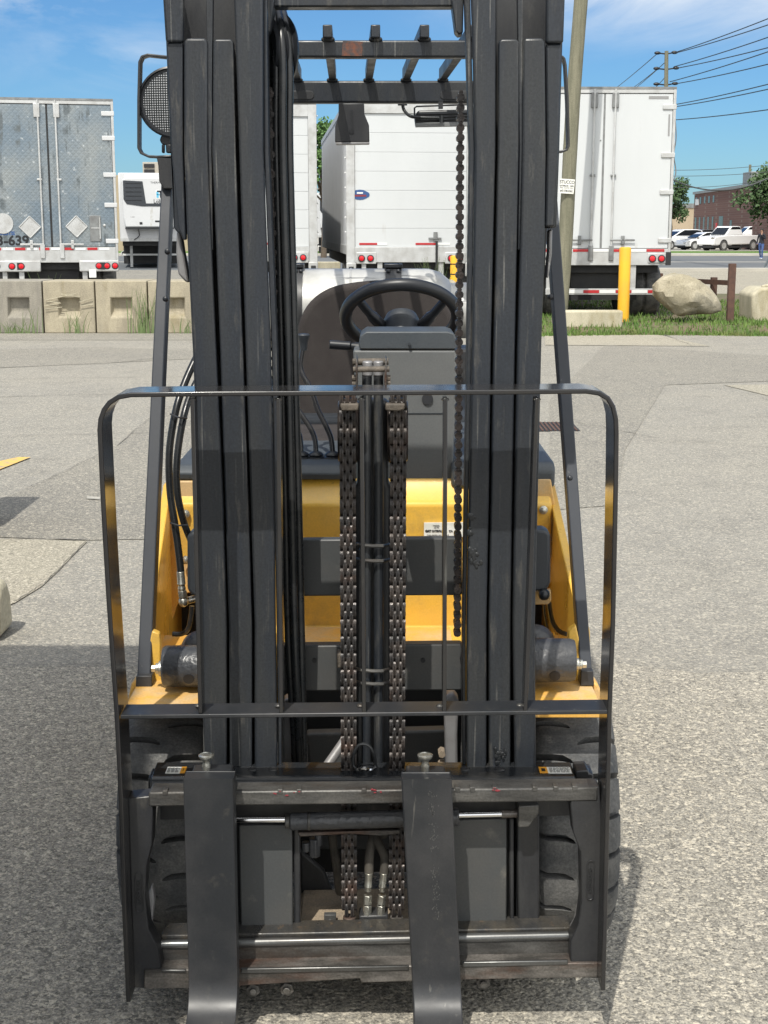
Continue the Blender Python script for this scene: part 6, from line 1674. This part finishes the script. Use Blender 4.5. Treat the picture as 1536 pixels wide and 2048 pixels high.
# ---- seat
YT = 4.72
q = MB(); q.ppx([(p.x, p.y) for p in curve_pts([(596, 850, 0), (588, 780, 0), (590, 700, 0), (598, 645, 0), (620, 604, 0), (658, 578, 0), (705, 567, 0), (765, 562, 0), (825, 566, 0), (868, 582, 0), (898, 615, 0), (912, 660, 0), (918, 740, 0), (914, 850, 0)], 4)], YT, YT + .11)
sb_ = q.build('seat_back', 'seat', FK, bevel=.022, seg=5)
zs = zat(835, YT - .05)
q = MB(); q.prismx([(4.20, zs - .16), (4.17, zs - .06), (4.22, zs - .01), (4.40, zs), (YT, zs - .02), (YT, zs - .16)], xat(566, 850, 4.5), xat(925, 850, 4.5)); q.build('seat_cushion', 'seat', FK, bevel=.03, seg=5)
q = MB(); q.box(xat(575, 900, 4.3), xat(910, 900, 4.3), 4.25, 5.2, zc1 - .1, zs - .17); q.build('seat_base', 'plastic_d', FK, bevel=.01)
q = MB(); q.box(-.52, .44, 4.95, 5.95, .45, 1.02); q.build('counterweight', 'yellow', FK, bevel=.05, seg=4)
MB().box(-.48, .40, 4.62, 5.9, 1.021, 1.14).build('engine_hood', 'plastic_d', FK, bevel=.03, seg=4)
# gas tank lying across the back
YK = 5.45; rk = .158; zk = zat(537, YK) - rk
xk0, xk1 = xat(545, 600, YK), xat(872, 600, YK)
q = MB(); q.lathe([(.06, -.075), (.11, -.055), (.142, -.02), (rk, .03), (rk, xk1 - xk0 - .03), (.145, xk1 - xk0 + .015), (.115, xk1 - xk0 + .05), (.06, xk1 - xk0 + .072)], (xk0, YK, zk), (1, 0, 0), 56); gk = q.build('gas_cylinder', 'tank', FK)
q = MB(); q.lathe([(rk + .001, 0), (rk + .003, .004), (rk + .001, .008)], (xat(700, 560, YK), YK, zk), (1, 0, 0), 56); q.build('weld_seam', 'tank', gk)
q = MB(); xx = xk1 + .03
q.lathe([(.10, 0), (.105, .0), (.105, .10), (.10, .10), (.10, 0)], (xx, YK, zk), (1, 0, 0), 32); q.build('valve_collar', 'tank', gk)
for u in (596, 787):
    xs_k = xat(u, 545, YK - .1); w_ = .030 if u > 700 else .016
    q = MB(); ring_o = []
    q.lathe([(rk + .004, -w_), (rk + .009, -w_), (rk + .009, w_), (rk + .004, w_)], (xs_k, YK, zk), (1, 0, 0), 56)
    stp = q.build('tank_strap', 'black', FK)
    q = MB(); 
    for a in (62, 84, 106):
        a = R(a); c = Vector((xs_k, YK - math.cos(a) * (rk + .012), zk + math.sin(a) * (rk + .012)))
        for dx in (-w_ * .62, w_ * .62): q.ball(c + Vector((dx, 0, 0)), .0085, u=10, v=6)
    q.box(xs_k - w_ * 1.15, xs_k + w_ * 1.15, YK - .06, YK + .03, zk + rk + .004, zk + rk + .018)
    q.build('strap_latch', 'plastic_b', stp, bevel=.002)
q = MB(); q.box(-.40, .34, YK - .12, YK + .12, 1.141, zk - rk + .02); q.build('tank_cradle', 'black', FK, bevel=.01)

# ---- overhead guard
Z1t, Z1b = zat(80, 3.9), zat(115, 3.9)
Y2 = 5.06; Z2t, Z2b = zat(161, Y2), zat(206, Y2)
og = MB().box(-.56, .46, 3.90, 3.945, Z1b, Z1t).build('overhead_guard', 'mast', FK, bevel=.006, seg=3)
b2 = MB().box(-.50, .42, Y2, Y2 + .05, Z2b, Z2t).build('guard_rear_beam', 'mast', og, bevel=.008, seg=3)
for (ua, ub) in ((570, 620), (888, 960)):
    a_, b_ = W(ua, 190, Y2 - .003), W(ub, 190, Y2 - .003); h_ = .014
    pts = [(a_[0] + h_ * -math.sin(t), a_[1] + h_ * math.cos(t)) for t in [math.pi * i / 8 for i in range(9)]] + [(b_[0] + h_ * math.sin(t), b_[1] - h_ * math.cos(t)) for t in [math.pi * i / 8 for i in range(9)]]
    MB().prism(pts, Y2 - .003, Y2 + .002).build('pressed_slot', 'black', b2, bevel=.001)
x_, z_ = W(704, 97, 3.899)
MB().prism([(x_ - .027, z_ - .018), (x_ + .026, z_ - .019), (x_ + .029, z_ + .017), (x_ - .024, z_ + .019)], 3.8985, 3.9005).build('rust_patch', mat('orange_brown_surface_rust', (.16, .06, .035), .8, base2=(.06, .05, .05), nscale=60, nlo=.4, nhi=.6, bump=.3), og)
for un in (563, 655, 751, 849, 946):
    x0_ = xat(un, 75, 3.87); 
    q = MB()
    ztb = Z1t + .002
    xf = x0_
    q.hull([(x0_ - .0125, 3.87, ztb), (x0_ + .0125, 3.87, ztb), (x0_ + .0125, 3.87, zat(49, 3.87)), (x0_ - .0125, 3.87, zat(49, 3.87))],
           [(xf - .0125 - .030, 5.10, Z2t + .002), (xf + .0125 - .030, 5.10, Z2t + .002), (xf + .0125 - .030, 5.10, Z2t + .045), (xf - .0125 - .030, 5.10, Z2t + .045)])
    bo_ = q.build('guard_bar', 'mast', og, bevel=.003)
    q = MB(); q.ball((x0_, 3.902, ztb), .016, 1.2, .6, .5, 10, 6); q.ball((xf - .03, Y2, Z2t + .002), .016, 1.3, .6, .5, 10, 6); q.split('weld_bead', 'mast', bo_)
for x in (-.56, .42):
    q = MB(); q.box(x, x + .04, 3.946, 5.3, Z1b, Z1t); q.build('guard_side_rail', 'mast', og, bevel=.005)
    q = MB(); q.box(x, x + .04, 5.30, 5.36, 1.03, Z1t); q.build('guard_rear_leg', 'mast', og, bevel=.005)
def leg(bot, top, s_):
    (ub0, ub1, vb, Yb_), (ut0, ut1, vt, Yt) = bot, top
    q = MB()
    a0, a1 = W(ub0, vb, Yb_), W(ub1, vb, Yb_); c0, c1 = W(ut0, vt, Yt), W(ut1, vt, Yt)
    q.hull([(a0[0], Yb_, a0[1]), (a1[0], Yb_, a1[1]), (a1[0], Yb_ + .055, a1[1]), (a0[0], Yb_ + .055, a0[1])], [(c0[0], Yt, c0[1]), (c1[0], Yt, c1[1]), (c1[0], Yt + .055, c1[1]), (c0[0], Yt + .055, c0[1])])
    return q.build('guard_front_leg', 'plastic_leg', og, bevel=.003, smooth=False)
M['plastic_leg'] = mat('satin_grey_black_tube', (0.026, 0.031, 0.041), 0.5, base2=(.034, .038, .046), nscale=5, rvar=.06, bump=.04, bscale=80, base3=(.12, .12, .12), n3=(40, .68, .76))
l1 = leg((273, 300, 1372, 3.19), (324, 345, 330, 3.62), -1)
for (u_, v_) in ((362, 345), (1084, 345)):
    c = Vector(PY(u_, v_, 3.65)); e_ = Vector((-.54 if u_ < 700 else .44, 3.92, Z1t - .01))
    MB().tube([c, e_], .022, 10).build('leg_upper_bend', 'mast', og)
l2 = leg((1163, 1186, 1370, 3.19), (1086, 1110, 330, 3.62), 1)
def yleg(v): # depth of the leg face at pixel row v
    return 3.19 + (3.62 - 3.19) * (1372 - v) / (1372 - 330)
for u, v, l_ in ((335, 503, l1), (331, 598, l1), (1101, 594, l2), (1140, 957, l2)):
    c = Vector(PY(u, v, yleg(v) - .004)); q = MB(); q.ball(c, .0075, 1, .7, 1, 14, 8); q.build('leg_rivet', 'plastic_b', l_)
for u0, u1, vt, vb in ((272, 303, 1352, 1382), (1162, 1187, 1342, 1372)):
    MB().ppx([(u0, vt), (u1, vt), (u1 + 1, vb), (u0 - 1, vb)], 3.18, 3.27).build('leg_foot_sleeve', 'black', l1 if u0 < 700 else l2, bevel=.002)
# lamp, its loops and brackets
YLp = 3.60
x_, z_ = W(346, 205, YLp)
q = MB(); q.lathe([(.002, .06), (.05, .05), (.073, .02), (.0845, .0), (.0845, -.010), (.080, -.012), (.078, -.004)], (x_, YLp, z_), (0, 1, 0), 48); lmp = q.build('work_lamp', 'plastic_b', FK)
q = MB(); q.lathe([(.001, -.010), (.047, -.008), (.078, -.003), (.078, .001)], (x_, YLp, z_), (0, 1, 0), 48); q.build('lamp_lens', 'lens', lmp)
q = MB(); q.ppx([(322, 271), (345, 270), (345, 292), (331, 290), (323, 288), (319, 280)], YLp, YLp + .03); q.ppx([(323, 288), (328, 288), (328, 306), (323, 306)], YLp, YLp + .02); q.ppx([(331, 288), (350, 288), (350, 306), (332, 306)], YLp, YLp + .02); q.build('lamp_mount', 'plastic_b', lmp, bevel=.003)
q = MB(); q.strip([W(u, v, YLp - .02) for u, v in [(352, 118), (294, 112), (285, 115), (281, 124), (279, 200), (279, 296), (283, 304), (296, 310), (352, 313)]][::1], YLp - .02, YLp + .015, .006); q.build('lamp_guard_loop', 'black', FK, bevel=.0015)
q = MB(); q.strip([W(u, v, YLp - .02) for u, v in [(1108, 108), (1126, 111), (1131, 116), (1134, 130), (1138, 200), (1140, 292), (1136, 301), (1126, 305), (1106, 306)]], YLp - .02, YLp + .015, .006); q.build('lamp_guard_loop', 'black', FK, bevel=.0015)
MB().ppx([(312, 311), (352, 309), (352, 378), (327, 378), (318, 362), (316, 330)], YLp - .02, YLp + .0).build('lamp_bracket', 'black', FK, bevel=.003)
MB().ppx([(1095, 305), (1112, 305), (1112, 350), (1095, 350)], YLp - .02, YLp + .0).build('lamp_bracket', 'black', FK, bevel=.003)
# mirror bracket and rear work lamp under the rear beam
Yr = 5.0
mbk = MB().ppx([(677, 206), (728, 206), (729, 228), (738, 250), (739, 284), (670, 285), (670, 253), (677, 230)], Yr, Yr + .03).build('mirror_bracket', 'black', FK, bevel=.004)
q = MB(); q.ppx([(701, 220), (706, 220), (706, 258), (701, 258)], Yr - .003, Yr + .002); q.cyl(PY(703, 263, Yr - .003), PY(703, 263, Yr + .003), .0085, 14); q.build('bracket_slot', 'ink', mbk)
MB().ppx([(671, 285), (739, 284), (738, 288), (672, 289)], Yr - .002, Yr + .05).build('bracket_lip', 'mount', mbk, bevel=.001)
q = MB(); q.ppx([(833, 224), (838, 221), (915, 219), (940, 219), (940, 250), (831, 252), (829, 236)], Yr, Yr + .06); rlp = q.build('rear_work_lamp', 'plastic_b', FK, bevel=.006, seg=3)
q = MB()
for k in range(4): q.ppx([(836, 227 + k * 6), (940, 224 + k * 6), (940, 226 + k * 6), (836, 229 + k * 6)], Yr - .012, Yr)
q.build('lamp_fin', 'plastic_b', rlp)
q = MB(); q.ppx([(831, 246), (940, 244), (940, 252), (831, 254)], Yr - .014, Yr + .01); q.build('lamp_rim', 'alu_d', rlp, bevel=.001)
q = MB(); q.tube([PY(829, 234, Yr), PY(829, 216, Yr), PY(833, 213, Yr), PY(940, 209, Yr)], .003, 8); q.ppx([(877, 203), (886, 203), (886, 217), (877, 217)], Yr - .004, Yr + .02); q.build('lamp_yoke', 'black', rlp)
q = MB(); q.tube(curve_pts([PY(805, 207, Yr), PY(808, 220, Yr), (PY(820, 232, Yr - .02)), PY(840, 235, Yr - .03), PY(882, 236, Yr - .03)], 6), .0055, 10); q.cyl(PY(805, 208, Yr), PY(805, 211, Yr), .016, 14); q.cyl(PY(882, 231, Yr - .03), PY(882, 245, Yr - .03), .008, 8); q.build('lamp_cable', 'hose', rlp)
# grease smears on the right mast
random.seed(5)
for (u, v, n, s_) in ((943, 1035, 12, 3), (939, 1062, 8, 3), (944, 1110, 18, 4), (952, 1128, 12, 4), (1000, 1510, 22, 6)):
    q = MB()
    for k in range(n):
        q.ball(PY(u + random.gauss(0, s_), v + random.gauss(0, s_), YM - .001), random.uniform(.002, .0052), random.uniform(.8, 1.5), .22, random.uniform(.9, 1.7), 8, 6)
    q.build('grease_smear', 'hose', FK)
